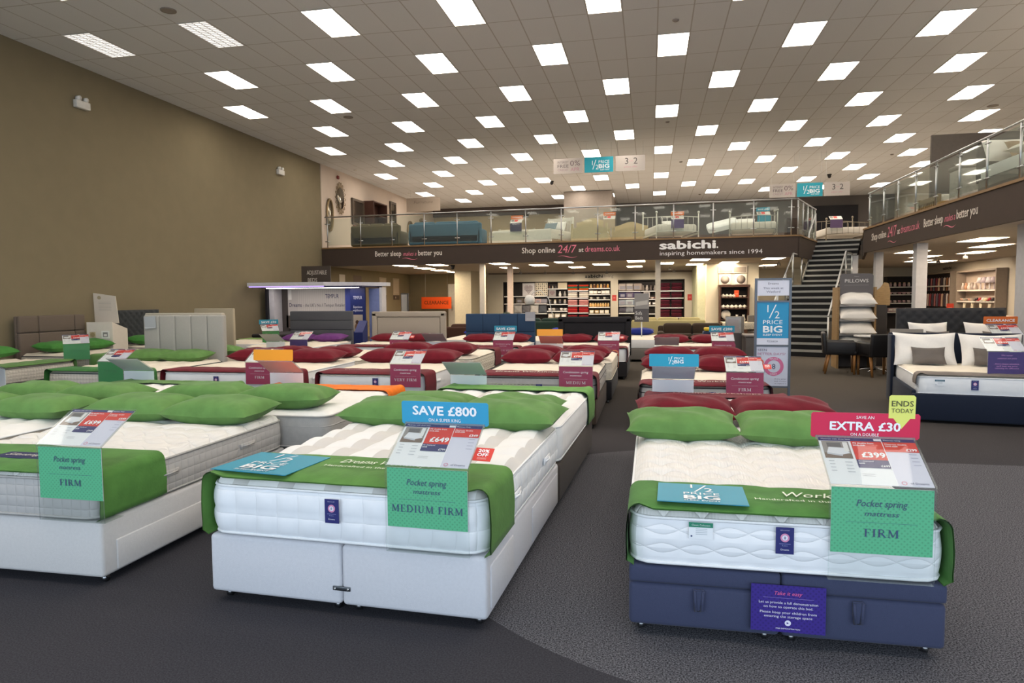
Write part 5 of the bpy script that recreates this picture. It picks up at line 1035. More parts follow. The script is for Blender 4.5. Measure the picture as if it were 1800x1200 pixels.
# dining set near the dresser
def dining_chair(label, x, y, rz, c, z=0, tub=False, leg='#9a6a38'):
    t = thing('dining_chair', label, 'chair', (x, y, z), rz); m = FAB(c, .1) if not tub else M(c, .45, 0, .05, 20); w = .27
    b = MB(); b.rbox((-w, -.26, .40), (w, .26, .50), .035, m, 3); b.build('seat', t)
    b = MB(); b.rbox((-w, .20, .42), (w, .28, .88 if tub else 1.0), .03, m, 3, TR(0, 0, 0, 0, -.08)); b.build('backrest', t)
    if tub:
        for s in (-1, 1): b = MB(); b.rbox((min(s*w, s*(w-.07)), -.24, .40), (max(s*w, s*(w-.07)), .27, .68), .03, m, 3); b.build('arm', t)
    for sx in (-1, 1):
        for sy in (-1, 1): MB().tube([(sx*(w-.05), sy*.21, .41), (sx*(w-.05), sy*(.21 if sy < 0 else .28), 0)], [.028, .018], WOOD(leg), 6).build('leg', t)
    return t
dining_chair('black leather tub chair with oak legs beside the pillow rack', 3.80, 14.75, -4.9, '#1b191a', 0, True).scale = (1.08, 1.08, .97); dining_chair('black leather tub chair with oak legs in front of the pillow rack', 4.36, 14.35, -2.95, '#19181a', 0, True).scale = (1.15, 1.1, .97)
t = thing('bistro_table', 'small white topped table with chrome base between black tub chairs', 'table', (4.55, 15.15, 0)); MB().lathe([(0, 0), (.4, 0), (.4, .03), (0, .03)], (0, 0, .72), M('#d9d6d2', .3), 24).build('table_top', t); MB().tube([(0, 0, .03), (0, 0, .73)], .03, MET(), 10).build('column', t)
for k in range(5): a = k*1.2566+.3; MB().tube([(0, 0, .07), (.18*cos(a), .18*sin(a), .05), (.32*cos(a), .32*sin(a), .015)], .014, MET(), 6).build('foot', t)
t = thing('dining_table', 'pale dining table laid with flowered cloth before the dresser', 'table', (2.75, 22.6, 0)); MB().rbox((-.5, -.4, .70), (.5, .4, .75), .01, WOOD('#a58a5e')).build('table_top', t)
for sx in (-1, 1):
    for sy in (-1, 1): MB().box((sx*.42-.03, sy*.33-.03, 0), (sx*.42+.03, sy*.33+.03, .7)).build('leg', t, WOOD('#5a3f2a'))
b = MB(); b.grid([[(-.52+1.04*i/8, -.43, z+.01*sin(i*2.1)) for i in range(9)] for z in (.55, .65, .762)]+[[(-.52+1.04*i/8, -.43+.86*j/4, .762) for i in range(9)] for j in (1, 2, 3, 4)]); o = b.build('tablecloth', None, M('#cfc4ae', .8, 0, .25, 30)); tag(o, 'cream flowered cloth over the pale dining table', 'tablecloth', None, (2.75, 22.6, 0))
goods('vase', ['#d9d0bc'], (2.6, 22.5, .77), (3.0, 22.5, .77), 2, 'the flowered dining table', 'cream', sc=.9); dining_chair('grey upholstered chair with dark legs beside the flowered table', 3.35, 22.3, .2, '#77726c', 0, False, '#4a2c1e'); dining_chair('grey chair with brown legs at the front of the flowered table', 2.55, 21.7, 3.0, '#85807a', 0, False, '#4a2c1e')
t = thing('yellow_stool', 'navy stool with a yellow cushion top before the dresser', 'stool', (1.55, 17.6, -.1)); MB().rbox((-.22, -.2, .82), (.22, .2, .9), .03, M('#d8b832', .6)).build('seat', t); MB().rbox((-.25, -.2, .1), (.25, .2, .82), .04, FAB('#27324a')).build('body', t)
t = thing('leaflet_stand', 'dark leaflet stand with a pink badge beside the totem', 'stand', (1.78, 15.4, 0)); s = Sheet(.36, .78, '#4a4340', None, .02); s.disc(.14, .5, 0, .09, '#b53f6a', 20); s.build('front_board', t, upright(-.18, 0, 0)); b = MB(); b.box((-.16, -.02, .78), (.16, .12, 1.12)); b.build('leaflet_pocket', t, GLASS('#e6e2e2', .2)); MB().box((-.12, .02, .8), (.12, .04, 1.08)).build('leaflet', t, P('#a58f88'))
t = thing('cash_desk', 'grey service desk behind the totem by the stair foot', 'desk', (2.1, 15.2, 0))
MB().rbox((-.12, -.25, 0), (.5, .35, .72), .015, M('#55504d', .6)).build('body', t); MB().rbox((-.15, -.28, .72), (.53, .38, .76), .008, M('#7d7671', .4)).build('top', t)
# totem sign
t = thing('totem_sign', 'tall grey framed totem with teal half price panel', 'sign', (1.83, 10.9, 0)); FRM = M('#5b5f66', .35, .5, 0); w = .53
for x in (-w/2, w/2-.035): MB().box((x, -.02, 0), (x+.035, .02, 1.84)).build('frame_upright', t, FRM)
for z in (1.815, 1.475, .80, .17): MB().box((-w/2+.035, -.02, z-.0), (w/2-.035, .02, z+.025)).build('frame_rail', t, FRM)
for x in (-w/2+.017, w/2-.017): MB().box((x-.03, -.2, 0), (x+.03, .2, .02)).build('foot', t, FRM)
pw = w-.07; s = Sheet(pw, .235, '#dfe1ee', None, .01); s.text('Dreams', pw/2, .17, .030, '#4a4a60', 'c', 0, 0, .15); s.text('This week at', pw/2, .10, .032, '#6d7088', 'c', 0, 0, .29); s.text('Watford', pw/2, .045, .034, '#6d7088', 'c', 0, 0, .2); s.build('top_panel', t, upright(-pw/2, -.008, 1.575))
s = Sheet(pw, .555, '#2795c6', None, .01); half_price(s, pw/2, .01, .44, .52); s.build('offer_panel', t, upright(-pw/2, -.008, .93)); s = Sheet(pw, .10, '#dfe1ee', None, .01); s.text('Dreams', pw/2, .045, .028, '#4a4a60', 'c', 0, 0, .15); s.rect(pw/2-.06, .03, .12, .003, '#8a8ca0'); s.build('name_strip', t, upright(-pw/2, -.008, .828))
s = Sheet(pw, .60, '#cfd2e2', None, .01); s.text('SEEN', .02, .535, .035, '#5b5870', 'l', 0, 0, .13); s.text('BETTER DAYS?', .02, .475, .036, '#a8678a', 'l', 0, 0, .40); s.disc(pw*.55, .30, .095, .145, '#cf6a94', 36); s.text('8', pw*.55, .262, .08, '#3b3a5a'); s.text('REPLACE', pw*.55, .405, .026, '#dfe1ee', 'c', 0, 0, .12); s.text('EVERY', pw*.55, .170, .026, '#dfe1ee', 'c', 0, 0, .10); s.disc(.06, .36, 0, .05, '#ea5e48', 20); s.text('50%', .06, .35, .025, '#ffffff', 'c', .01, 0, .07)
for i, q in enumerate(("If it's your", 'bed, it\'s time', 'to replace it')): s.text(q, pw-.02, .10-.035*i, .018, '#5b5870', 'r', 0, 0, .17)
s.build('lower_panel', t, upright(-pw/2, -.008, .197))
# pillow rack
t = thing('pillow_rack', 'oak display rack with a grey PILLOWS header', 'rack', (4.33, 15.75, 0), -.05); OAK = WOOD('#9a7a4e')
for s in (-1, 1): MB().box((s*.36-.02, -.1, 0), (s*.36+.02, .45, 1.75)).build('side_panel', t, OAK)
MB().box((-.34, .40, 0), (.34, .44, 1.7)).build('back_panel', t, M('#6b6562', .6)); s = Sheet(.66, .52, '#625c5b', None, .025); s.text('Dreams', .33, .45, .02, '#b5b0ac', 'c', 0, 0, .09); s.text('PILLOWS', .33, .33, .075, '#dcd8d2', 'c', .004, 0, .46); s.rect(.09, .27, .48, .006, '#8d8884'); s.build('header_board', t, upright(-.33, -.02, 1.52), outline=[(0, 0), (.66, 0), (.66, .47), (.62, .52), (.04, .52), (0, .47)])
for k, z in enumerate((1.33, 1.02, .71, .40)):
    MB().rbox((-.34, -.14, z), (.34, .40, z+.03), .006, M('#77716e', .6)).build('shelf', t); MB().box((-.34, -.15, z), (.34, -.135, z+.06)).build('price_rail', t, M('#a9a4a0', .5)); pillow_obj(f'white pillow on the {["top", "second", "third", "bottom"][k]} shelf of the pillow rack', '#e4dfd8', (4.33, 15.70, z+.16), -.05, .45, (.72, .5, .22), k, None, 0, FAB('#e4dfd8', .1))
t = thing('oak_headboard', 'pale oak curved headboard standing beside the pillow rack', 'headboard', (5.02, 16.4, 0)); MB().prism([(-.2, 1.35), (.18, 1.35), (.18, 1.68), (.14, 1.84), (.06, 1.86), (-.02, 1.74), (-.14, 1.64), (-.2, 1.62)], -.03, .03, None, TR(0, 0, 0, -.3, pi/2)).build('curved_panel', t, WOOD('#b08d5a')); MB().box((-.12, -.06, 0), (.12, .06, 1.36)).build('side_rail', t, M('#3a3634', .6))
for k in range(3):
    t = thing('chrome_bed_end', f'polished chrome tubular bed end, {ORD[k]} behind the oak headboard', 'bed end', (5.0+.16*k, 14.6+.3*k, 0), 1.35)
    for x in (-.6, .6): MB().tube([(x, 0, 0), (x, 0, 1.25-.08*k)], .022, MET(), 8).build('post', t); MB().lathe([(0, 0), (.035, .03), (.03, .06), (0, .075)], (x, 0, 1.24-.08*k), MET(), 10).build('finial', t)
    for z in (.5, 1.1-.08*k): MB().tube([(-.6, 0, z), (.6, 0, z)], .016, MET(), 6).build('rail', t)
    for i in range(7): MB().tube([(-.45+.15*i, 0, .5), (-.45+.15*i, 0, 1.1-.08*k)], .008, MET(), 6).build('spindle', t)
# ------------------------------------------------------------------ navy fabric bed by the broad column
NVB = FAB('#1e2535', .2); rz = -.17; bx, by = 3.97, 9.02
t = thing('upholstered_bed', 'navy fabric bed frame with low winged headboard', 'bed', (bx, by, 0), rz); W, L = 1.60, 1.75
MB().rbox((-W/2, -.05, .03), (W/2, .02, .36), .02, NVB).build('foot_panel', t); MB().rbox((-W/2, 0, .06), (-W/2+.05, L, .40), .02, NVB).build('side_panel', t); MB().rbox((W/2-.05, 0, .06), (W/2, L, .40), .02, NVB).build('side_panel', t)
MB().rbox((-W/2-.02, L, .03), (W/2+.02, L+.1, 1.02), .02, NVB).build('headboard', t); MB().rbox((-W/2-.03, L-.28, .03), (-W/2+.02, L+.08, 1.0), .02, NVB).build('wing', t); MB().box((-W/2, L+.02, 1.02), (-W/2+.42, L+.1, 1.07)).build('pale_cap', t, FAB('#8d857c', .1))
lay_mattress('on the navy fabric bed', bx+.01*0, by, rz, W-.12, L-.05, .34, .25, 'white', [('navy', -.18, .08), ('blue', -.56, .12)], res=.06, top=CR, sm=SIDEW, tuft=(.3, .3), puff=.01, spuff=.004)
o = lay_runner('on the navy fabric bed', '#7d746d', 'taupe grey', bx, by, rz, W-.12, .34, .25, -.004, .20, None, 5, '#fff', .55)
def nb(x, y): return on_bed(bx, by, rz, x, y)
WP = FAB('#ebe7e1', .1); GP = FAB('#6f6863', .1)
for k, (x, y, z, rx, sz, m, lb, r2) in enumerate([(-.42, 1.46, .80, 1.15, (.78, .50, .20), WP, 'large white pillow propped up on the navy bed, passage side', .0), (.38, 1.46, .79, 1.15, (.76, .50, .20), WP, 'large white pillow propped up on the navy bed, column side', .05), (-.40, 1.27, .72, 1.1, (.42, .26, .12), GP, 'small taupe cushion on the navy bed, passage side', .05), (.34, 1.27, .72, 1.1, (.42, .26, .12), GP, 'small taupe cushion on the navy bed, column side', -.05)]):
    X, Y = nb(x, y); pillow_obj(lb, '#ebe7e1' if m is WP else '#6f6863', (X, Y, z), rz+r2, rx, sz, k, None, 0, m)
X, Y = nb(.20, .14); ts = price_stand('price stand with a purple price promise card on the navy fabric bed', (X, Y, 0), rz*.3, PURP, [('We never', .235, .022, .25, 0, .12), ('undercut our price', .200, .020, .25, 0, .20), ('Find it cheaper elsewhere', .135, .015, .2, .004, .25), ("we'll beat any price", .108, .015, .2, .004, .22), ('refunding the difference', .082, .015, .2, .004, .25)], wc='#cf8fd0', prices=('£349', '£449', '£299'), z0=.47)
X, Y = nb(.66, -.12); price_stand('clear acrylic stand with a blank white back at the picture edge', (X, Y, 0), .0, None, [], pc=False, z0=.30, slope=40); o = [q for q in COL.objects if q.name.startswith('price_stand')][-1]; MB().rbox((-.207, -.03, .45), (.207, -.026, .72), .001, P('#d9dee8')).build('blank_card', o); MB().box((-.19, -.15, .295), (.19, .10, .30)).build('foot_plate', o, GLASS()); MB().box((-.19, -.036, 0), (.19, -.033, .30)).build('acrylic_leg', o, GLASS())
# tufted charcoal bed behind it
bx2, by2 = 5.15, 11.3; t = thing('upholstered_bed', 'charcoal bed with a wide deep-buttoned headboard', 'bed', (bx2, by2, 0), 0); MB().rbox((-.75, 0, .0), (.75, 1.75, .36), .02, FAB('#2c2c2f')).build('base', t); tufted_panel(t, 1.72, 1.85, .3, 1.34, '#38383a', .17)
lay_mattress('on the charcoal buttoned bed', bx2, by2, 0, 1.46, 1.72, .36, .26, 'white', res=.1, top=WT, sm=SIDEW, spuff=0)
for k, (x, y, z, sz, m, lb) in enumerate([(-.45, 1.55, .88, (.62, .46, .18), WP, 'white pillow against the buttoned headboard, passage side'), (.42, 1.55, .88, (.62, .46, .18), WP, 'white pillow against the buttoned headboard, column side'), (-.36, 1.38, .82, (.36, .28, .12), GP, 'dark grey cushion against the buttoned headboard, passage side'), (.50, 1.38, .82, (.36, .28, .12), GP, 'dark grey cushion against the buttoned headboard, column side'), (.02, 1.36, .80, (.40, .24, .12), FAB('#8a7c72', .1), 'striped taupe bolster between the grey cushions')]): pillow_obj(lb, '#ebe7e1' if m is WP else '#6f6863' if m is GP else '#8a7c72', (bx2+x, by2+y, z), 0, 1.2, sz, k, None, 0, m)
price_stand('price stand with an orange CLEARANCE header behind the navy bed', (5.18, 11.25, 0), 0, None, [], prices=('£499', '£699', '£399'), z0=.55, header=('v', '#e0702c', [('CLEARANCE', .23, .04, .04, .02, .38)]))
simple_bed('divan dressed with a white duvet beyond the buttoned headboard', 6.6, 14.6, 0, 1.8, 1.9, '#8a6a42', .55, .3, 0); pillow_obj('puffy white folded duvet on the divan beyond the buttoned headboard', '#e6ded0', (6.55, 15.0, 1.00), 0, 0, (1.7, .9, .26), 3, None, 0, FAB('#e6ded0', .1))
# ------------------------------------------------------------------ beds along the tan wall
def wall_bed(where, y, W, x1, headfn, run=None, T=.26, zb=.32, sidem=PLAID):
    L = x1+11.62; t = divan('w', where, x1, y, pi/2, W, L, zb, F_LG, 'plain', None); lay_mattress(where, x1, y, pi/2, W-.02, L-.02, zb+.004, T, 'cream', res=.1, top=CR, sm=sidem, pip=M('#5c5a56', .8, 0, 0), tuft=(.25, .25), spuff=.004)
    if headfn: headfn(t, W, L-.07)
    if run: lay_runner(where, run, 'green', x1, y, pi/2, W-.02, zb+.004, T, -.004, .4, None, 3)
wa, wb, wc = 'first bed along the tan wall', 'brown stitched headboard wall bed', 'dark buttoned headboard wall bed'
wall_bed(wa, 9.0, 1.4, -9.5, None, G); wall_bed(wb, 11.27, 1.5, -9.62, None, G); wall_bed(wc, 13.5, 1.45, -9.7, None)
# brown stitched headboard and dark buttoned headboard, built on their beds
tb = [o for o in COL.objects if o.name.startswith('divan_bed') and wb in o['label']][0]; tc_ = [o for o in COL.objects if o.name.startswith('divan_bed') and wc in o['label']][0]
def hb_stitched(t, W, L, hexc='#6b5f55'):
    m = FAB(hexc, .2); h = hb_board(t, W+.02, L-.02, .3, 1.30, m, .06); w3 = (W+.02)
    for a, c in ((-.5, -.22), (-.22, .33), (.33, .5)):
        for z0, z1 in ((.4, .98), (.985, 1.305)): b = MB(); b.rbox((a*w3+.002, L-.09, z0), (c*w3-.002, L, z1), .03, m, 3); b.build('padded_square', h)
hb_stitched(tb, 1.5, 2.0-.02+.0); tufted_panel(tc_, 1.5, 1.88, .4, 1.37, '#3a3d3f', .17)
for k, (x, y, z, w, var) in enumerate([(-10.9, 9.4, .72, wa+', far side', 0), (-10.9, 8.7, .72, wa+', shop front side', 1), (-11.15, 10.95, .70, wb+', shop front side', 2), (-11.1, 11.75, .70, wb+', gallery side', 3), (-11.1, 13.2, .70, wc+', shop front side', 1), (-11.1, 13.9, .70, wc+', gallery side', 2)]): pillow_obj(f'green pillow on the {w}', '#44803a', (x, y, z), pi/2+.05, .1, (.72, .48, .20), var)
price_stand('price stand with green card beside the brown stitched headboard bed', (-10.12, 10.35, 0), pi/2-.75, '#3f9455', [('Pocket spring', .16, .02, .25, 0, .2)], wc='#2f6a48', z0=.40); price_stand('price stand with small green card by the dark buttoned headboard bed', (-9.6, 13.6, 0), pi/2-.5, '#4f9a4a', [], z0=.36); price_stand('back of a price stand at the near end of the tan wall', (-8.25, 7.2, 0), pi-.5, '#dfe4e8', [], slant_back='#a9b4b2', z0=.30)
price_stand('price stand with a small SAVE £50 header beside the display pod', (-9.2, 15.2, 0), .7, '#4a9a4c', [], header=('v', '#3a9ab4', [('SAVE £50', .23, .035, .05, .02, .36)]), z0=.40)
simple_bed('green dressed divan beside the display pod', -9.9, 14.6, 0, 1.3, 1.9, '#9a968e', .3, .25)
lay_runner('green dressed divan beside the display pod', '#7a9a52', 'leaf patterned green', -9.9, 14.6, 0, 1.28, .3, .25, 1.2, 1.7, None, 4)
t = thing('demo_pedestal', 'white card information pedestal with tall back board against the tan wall', 'display stand', (-11.28, 12.35, 0), .25); CRD = M('#d6cec2', .6, 0, .02)
b = MB(); b.prism([(-.30, 0), (.30, 0), (.30, .98), (-.30, 1.14)], -.26, .26, CRD, TR(0, 0, 0, pi/2, pi/2)); b.build('body', t)
s = Sheet(.50, .65, '#cdc4b7', None, .02); s.disc(.12, .55, 0, .04, '#a09478', 10); [s.rect(.1, .45-.03*i, .26, .006, '#a8a094') for i in range(7)]; s.build('back_board', t, upright(-.40, .27, 1.1, 0, .04), outline=[(0, 0), (.5, 0), (.46, .58), (0, .65)])
s = Sheet(.16, .16, '#e8e6e0', None, .01); s.rect(.03, .03, .1, .1, '#8d8a86'); s.rect(.05, .05, .06, .04, '#e8e6e0'); s.build('button_panel', t, upright(.04, -.315, .80)); s = Sheet(.12, .12, '#bcae90', None, .008); s.disc(.06, .06, 0, .05, '#9a8a62', 8); s.build('gold_emblem', t, upright(-.20, -.312, .82))
# ------------------------------------------------------------------ display pod
t = thing('display_pod', 'blue and white mattress brand display pod with lit canopy', 'display stand', (-9.78, 19.0, 0)); t.scale = (.93, 1, 1); BL = M('#222f6e', .5); WHT = M('#cfcdd2', .5)
MB().prism([(-1.9, -1.1), (.7, -1.1), (2.15, .3), (2.15, .6), (-1.9, .6)], 1.97, 2.08, WHT).build('canopy', t); MB().box((-1.85, -1.08, 1.945), (.68, -1.04, 1.97)).build('light_strip', t, EMIT('#a48cf0', 2.2)); MB().box((-1.6, -.55, 1.915), (1.5, -.35, 1.93)).build('lamp_strip', t, EMIT('#fff0e4', 9)); MB().box((-1.8, -1.0, 1.93), (1.9, .5, 1.965)).build('canopy_underside', t, M('#24234c', .6))
s = Sheet(2.35, 1.55, '#c2bcb8', None, .03)
for i in range(24): s.rect(.6+.07*i, .55, .03, 1.0, '#cbc6c1')
s.rect(0, 0, .22, 1.55, '#4a4340'); s.rect(.22, 0, 2.13, .32, '#2b2726'); s.pol([(.30, .33), (1.5, .33), (1.5, .52), (.42, .52)], '#dcd8d6'); s.rect(.15, .33, .22, .38, '#5c524c'); s.pol([(.42, .52), (1.1, .52), (1.02, .78), (.55, .80)], '#e4dfda'); s.disc(.72, .70, 0, .055, '#7a5642', 14); s.disc(.74, .68, 0, .04, '#c99878', 12); s.pol([(.80, .64), (.98, .70), (.92, .82), (.84, .76)], '#c99e76'); s.rect(.24, 1.2, .12, .3, '#ebe8e4')
s.text('TEMPUR', 1.82, 1.24, .13, '#33345c', 'c', .006, 0, .48); s.text('Dreams', .27, .98, .12, '#3f3c5c', 'l', .01, 0, .45); s.text("- the UK's No.1 Tempur Retailer", .78, .98, .10, '#55525c', 'l', 0, 0, 1.5)
s.build('back_panel', t, upright(-1.62, .35, .38)); MB().box((-1.88, -.2, 0), (-1.80, .4, 1.95)).build('side_post', t, M('#1c1b22', .5)); MB().box((-1.80, -.1, 0), (-1.62, .38, 1.95)).build('white_post', t, WHT)
MB().box((.74, .2, 0), (1.12, .4, 1.95)).build('blue_panel', t, M('#3a4a9c', .5)); s = Sheet(.50, 1.93, '#1d2a66', None, .06); s.text('TEMPUR', .25, 1.58, .10, '#c9cdea', 'c', .004, 0, .30); s.text('Experience', .25, 1.32, .07, '#dcdcf0', 'c', .01, 0, .30); s.text('weightlessness', .25, 1.22, .07, '#dcdcf0', 'c', .01, 0, .34); s.rect(.09, .62, .32, .5, '#b5a99c'); s.disc(.25, .76, 0, .12, '#7a5a46', 12); s.disc(.22, .90, 0, .06, '#4a3228', 10); s.build('info_tower', t, upright(1.10, -.15, .0)); MB().box((1.62, .1, 0), (2.0, .4, 1.9)).build('pale_panel', t, M('#8490c4', .5)); MB().box((2.0, .05, 0), (2.08, .4, 1.93)).build('edge_post', t, WHT)
MB().prism([(0, 0), (.35, 0), (.35, .62), (0, .95)], -.14, .14, BL, TR(1.62, -.35, 0, -pi/2, pi/2)).build('leaflet_pedestal', t)
t = thing('dark_bed', 'black base bed standing inside the display pod', 'bed', (-10.1, 17.2, 0)); MB().rbox((-.95, 0, .04), (.95, 1.9, .52), .02, M('#1d1b1c', .8)).build('base', t); MB().rbox((-.93, .02, .52), (.93, 1.88, .62), .04, M('#2f2c2d', .8)).build('cover', t)
t = thing('coat_frame', 'narrow framed mirror leaning beside the display pod', 'mirror', (-7.25, 19.4, 0), -.4); MB().rbox((-.15, -.02, .3), (.15, .02, 1.75), .01, M('#3a3634', .4)).build('frame', t); MB().box((-.12, -.025, .34), (.12, -.02, 1.71)).build('mirror_glass', t, M('#b9b7b0', .15, .6, 0))
t = thing('headboard_display', 'beige headboard leaning far behind the channelled headboard', 'headboard', (-9.35, 13.2, 0)); MB().rbox((-.48, 0, .35), (.48, .08, 1.40), .02, FAB('#b3a790')).build('padded_panel', t); 
for s in (-.3, .3): MB().box((s-.03, .02, 0), (s+.03, .06, .4)).build('strut', t, WOOD('#8a6a40'))
t = thing('swing_tag', 'grey card tag hung over the corner of the channelled headboard', 'tag', (-8.22, 9.88, 1.10), 0); s = Sheet(.24, .22, '#a9adb0', None, .003); s.rect(.02, .02, .2, .01, '#c5c8ca'); s.build('card', t, upright(-.10, 0, 0, 0, -.05), outline=[(.03, 0), (.24, .02), (.22, .22), (0, .2)])
t = thing('swing_tag', 'pale square tag on the blue squared headboard', 'tag', (-2.62, 14.87, 1.06), 0); s = Sheet(.22, .2, '#9a9aa0', None, .003); s.rect(.03, .04, .16, .01, '#b9b9be'); s.build('card', t, upright(-.11, 0, 0))
# ------------------------------------------------------------------ the upper gallery
MIR = M('#8d8578', .12, .9, 0); GOLD = M('#8d7a5c', .35, .7, .05)
def wall_mirror(label, y, z, w, h, kind, x=-11.70):
    t = thing('wall_mirror', label, 'mirror', (x, y, z), pi/2); n = 32
    if kind == 'sun':
        MB().lathe([(0, 0), (w*.32, 0), (w*.32, .02), (0, .02)], (0,0,0), MIR, n, TR(0, -.03, 0, 0, pi/2) @ Matrix.Scale(h/w, 4, (0, 1, 0))).build('mirror_glass', t)
        pm = MB(); pm.tube([(.07*cos(a)*1.6, 0, .05*sin(a)) for a in [2*pi*i/10 for i in range(10)]], .012, GOLD, 5, True); me = pm.mesh('petal')
        for i in range(18):
            for rr in (.40,):
                a = 2*pi*i/18; o = bpy.data.objects.new('petal', me); COL.objects.link(o); o.parent = t; o.location = (w*rr*cos(a), -.03, h*rr*sin(a)); o.rotation_euler = (0, -a, 0)
    elif kind == 'oval':
        MB().lathe([(0, 0), (w*.42, 0), (w*.42, .02), (0, .02)], (0,0,0), MIR, n, TR(0, -.03, 0, 0, pi/2) @ Matrix.Scale(h/w, 4, (0, 1, 0))).build('mirror_glass', t); MB().tube([(w*.46*cos(2*pi*i/n), -.03, h*.46*sin(2*pi*i/n)) for i in range(n)], .045, GOLD, 6, True).build('frame', t)
    else:
        MB().box((-w/2, -.03, -h/2), (w/2, -.015, h/2)).build('mirror_glass', t, MIR); b = MB()
        for a, c in (((-w/2-.1, -.06, -h/2-.1), (w/2+.1, 0, -h/2)), ((-w/2-.1, -.06, h/2), (w/2+.1, 0, h/2+.1)), ((-w/2-.1, -.06, -h/2), (-w/2, 0, h/2)), ((w/2, -.06, -h/2), (w/2+.1, 0, h/2))): b.box(a, c)
        b.build('frame', t, M('#55483c', .5))
wall_mirror('tall oval mirror with beaded frame low on the pale gallery wall', 23.55, 4.72, .5, 1.25, 'oval'); wall_mirror('silver sunburst mirror of looped petals on the pale gallery wall', 24.45, 5.45, .85, 1.25, 'sun'); wall_mirror('dark framed rectangular mirror on the pale gallery wall', 26.05, 5.1, .95, .85, 'rect'); wall_mirror('narrow dark full length mirror beyond the brown bookcase', 29.9, 5.3, .5, 1.3, 'rect'); wall_mirror('small oval mirror beyond the full length mirror', 32.2, 4.9, .8, 1.1, 'oval'); wall_mirror('large silver sunburst mirror far along the gallery wall', 33.9, 5.0, 1.2, 1.7, 'sun')
t = thing('bookcase', 'dark brown open bookcase against the pale gallery wall', 'bookcase', (-11.5, 27.4, FZ), pi/2); WB = WOOD('#44271c')
for a, c, nm in (((-.75, -.25, 0), (-.70, .2, 2.15), 'side_panel'), ((.70, -.25, 0), (.75, .2, 2.15), 'side_panel'), ((-.75, -.25, 2.15), (.75, .2, 2.2), 'top'), ((-.7, .16, 0), (.7, .2, 2.15), 'back_panel')): MB().box(a, c).build(nm, t, WB)
for z in (.05, .55, 1.1, 1.62): MB().box((-.7, -.22, z), (.7, .16, z+.05)).build('shelf', t, WB)
t = thing('hanging_banner', 'pale translucent printed panel hanging over the mirror gallery', 'sign', (-10.9, 29.6, 5.55)); s = Sheet(1.6, .6, '#a39484', None, .01); s.text('Furniture', .8, .35, .13, '#7d7064', 'c', 0, .2, .9); s.build('printed_panel', t, upright(0, 0, 0)); MB().tube([(.2, .01, .6), (.2, .01, CZ-5.55)], .004, STEEL, 4).build('hanging_wire', t); MB().tube([(1.4, .01, .6), (1.4, .01, CZ-5.55)], .004, STEEL, 4).build('hanging_wire', t)
sub_brand('small black homewares lettering on the upper gallery wall', (-7.35, 36.05, 5.95), 0, '', .17, .95)
WBED = M('#d9d0bd', .5, 0, .03); LIN = FAB('#ddd6ca', .1)
def slat_bed(label, x, y, rz, W=1.4, L=1.95, hh=1.05, c=WBED):
    t = thing('slatted_bed', label, 'bed', (x, y, FZ), rz); 
    for s in (-1, 1):
        MB().box((s*W/2-.035, L-.07, 0), (s*W/2+.035, L, hh)).build('head_post', t, c); MB().box((s*W/2-.035, 0, 0), (s*W/2+.035, .07, .5)).build('foot_post', t, c); MB().box((s*W/2-.02, .07, .2), (s*W/2+.02, L-.07, .38)).build('side_rail', t, c)
    MB().box((-W/2, L-.06, hh-.14), (W/2, L-.01, hh-.02)).build('head_rail', t, c); MB().box((-W/2, .01, .1), (W/2, .06, .46)).build('foot_board', t, c)
    for i in range(9): MB().box((-W/2+.1+(W-.2)*i/8-.02, L-.05, .3), (-W/2+.1+(W-.2)*i/8+.02, L-.02, hh-.1)).build('slat', t, c)
    MB().rbox((-W/2+.03, .08, .3), (W/2-.03, L-.08, .55), .06, LIN).build('mattress', t); return t
slat_bed('cream painted low bed with a purple notice on the gallery', -5.0, 24.0, .0, 1.35, 1.6, .75); slat_bed('white slatted bed beside the glass with a grey pillow', -3.9, 23.75, -.35, 1.0, 1.8, 1.1, M('#dcd7cc', .4))
pillow_obj('white pillow propped on the white slatted gallery bed', '#e6e1d8', (-3.35, 25.2, FZ+.74), -.3, 1.0, (.6, .45, .18), 1, None, 0, WP); pillow_obj('blue grey pillow on the white slatted gallery bed', '#7d8a90', (-3.6, 24.85, FZ+.70), -.3, .9, (.5, .4, .16), 2, None, 0, FAB('#7d8a90'))
def gal_stand(label, x, y, z, c1, c2, h1=.3, txt=None):
    t = thing('price_stand', label, 'price stand', (x, y, z)); s = Sheet(.42, .30, c1, None, .004)
    if txt: s.text(txt, .21, .13, .05, '#e8dcd4', 'c', .01, 0, .34)
    s.build('front_card', t, upright(-.21, 0, 0)); s = Sheet(.42, .26, '#dcd8d2', None, .004); s.rect(.14, .08, .12, .16, RED); s.rect(.02, .08, .1, .16, '#8d857c'); s.build('price_card', t, Matrix.Translation((-.21, .01, .31)) @ Matrix.Rotation(.55, 4, 'X'))
    if c2: s = Sheet(.44, .13, c2, None, .004); s.text('CLEARANCE' if 'orange' in label else 'SAVE £50', .22, .045, .045, '#ffffff', 'c', .01, 0, .34); s.build('header_card', t, upright(-.22, .24, .46))
    b = MB(); b.box((-.21, .004, -.1), (.21, .008, .31)); b.build('acrylic_holder', t, GLASS()); return t
gal_stand('purple notice stand with orange disc on the cream gallery bed', -4.72, 23.95, FZ+.50, '#3a2f4c', '#d9702c'); gal_stand('orange header stand behind the sleigh bed on the gallery', -1.45, 24.6, FZ+.60, '#b9a58a', '#e0763a'); gal_stand('orange and purple stand on the white metal bed', .90, 23.9, FZ+.45, '#55406e', '#e0702c'); gal_stand('teal stand on the silver metal bed by the stair', 3.72, 24.1, FZ+.52, '#3a93a8', '#2f8ea6'); gal_stand('purple stand on the bed at the stair head', 6.55, 26.4, FZ+.55, '#5a4668', None)
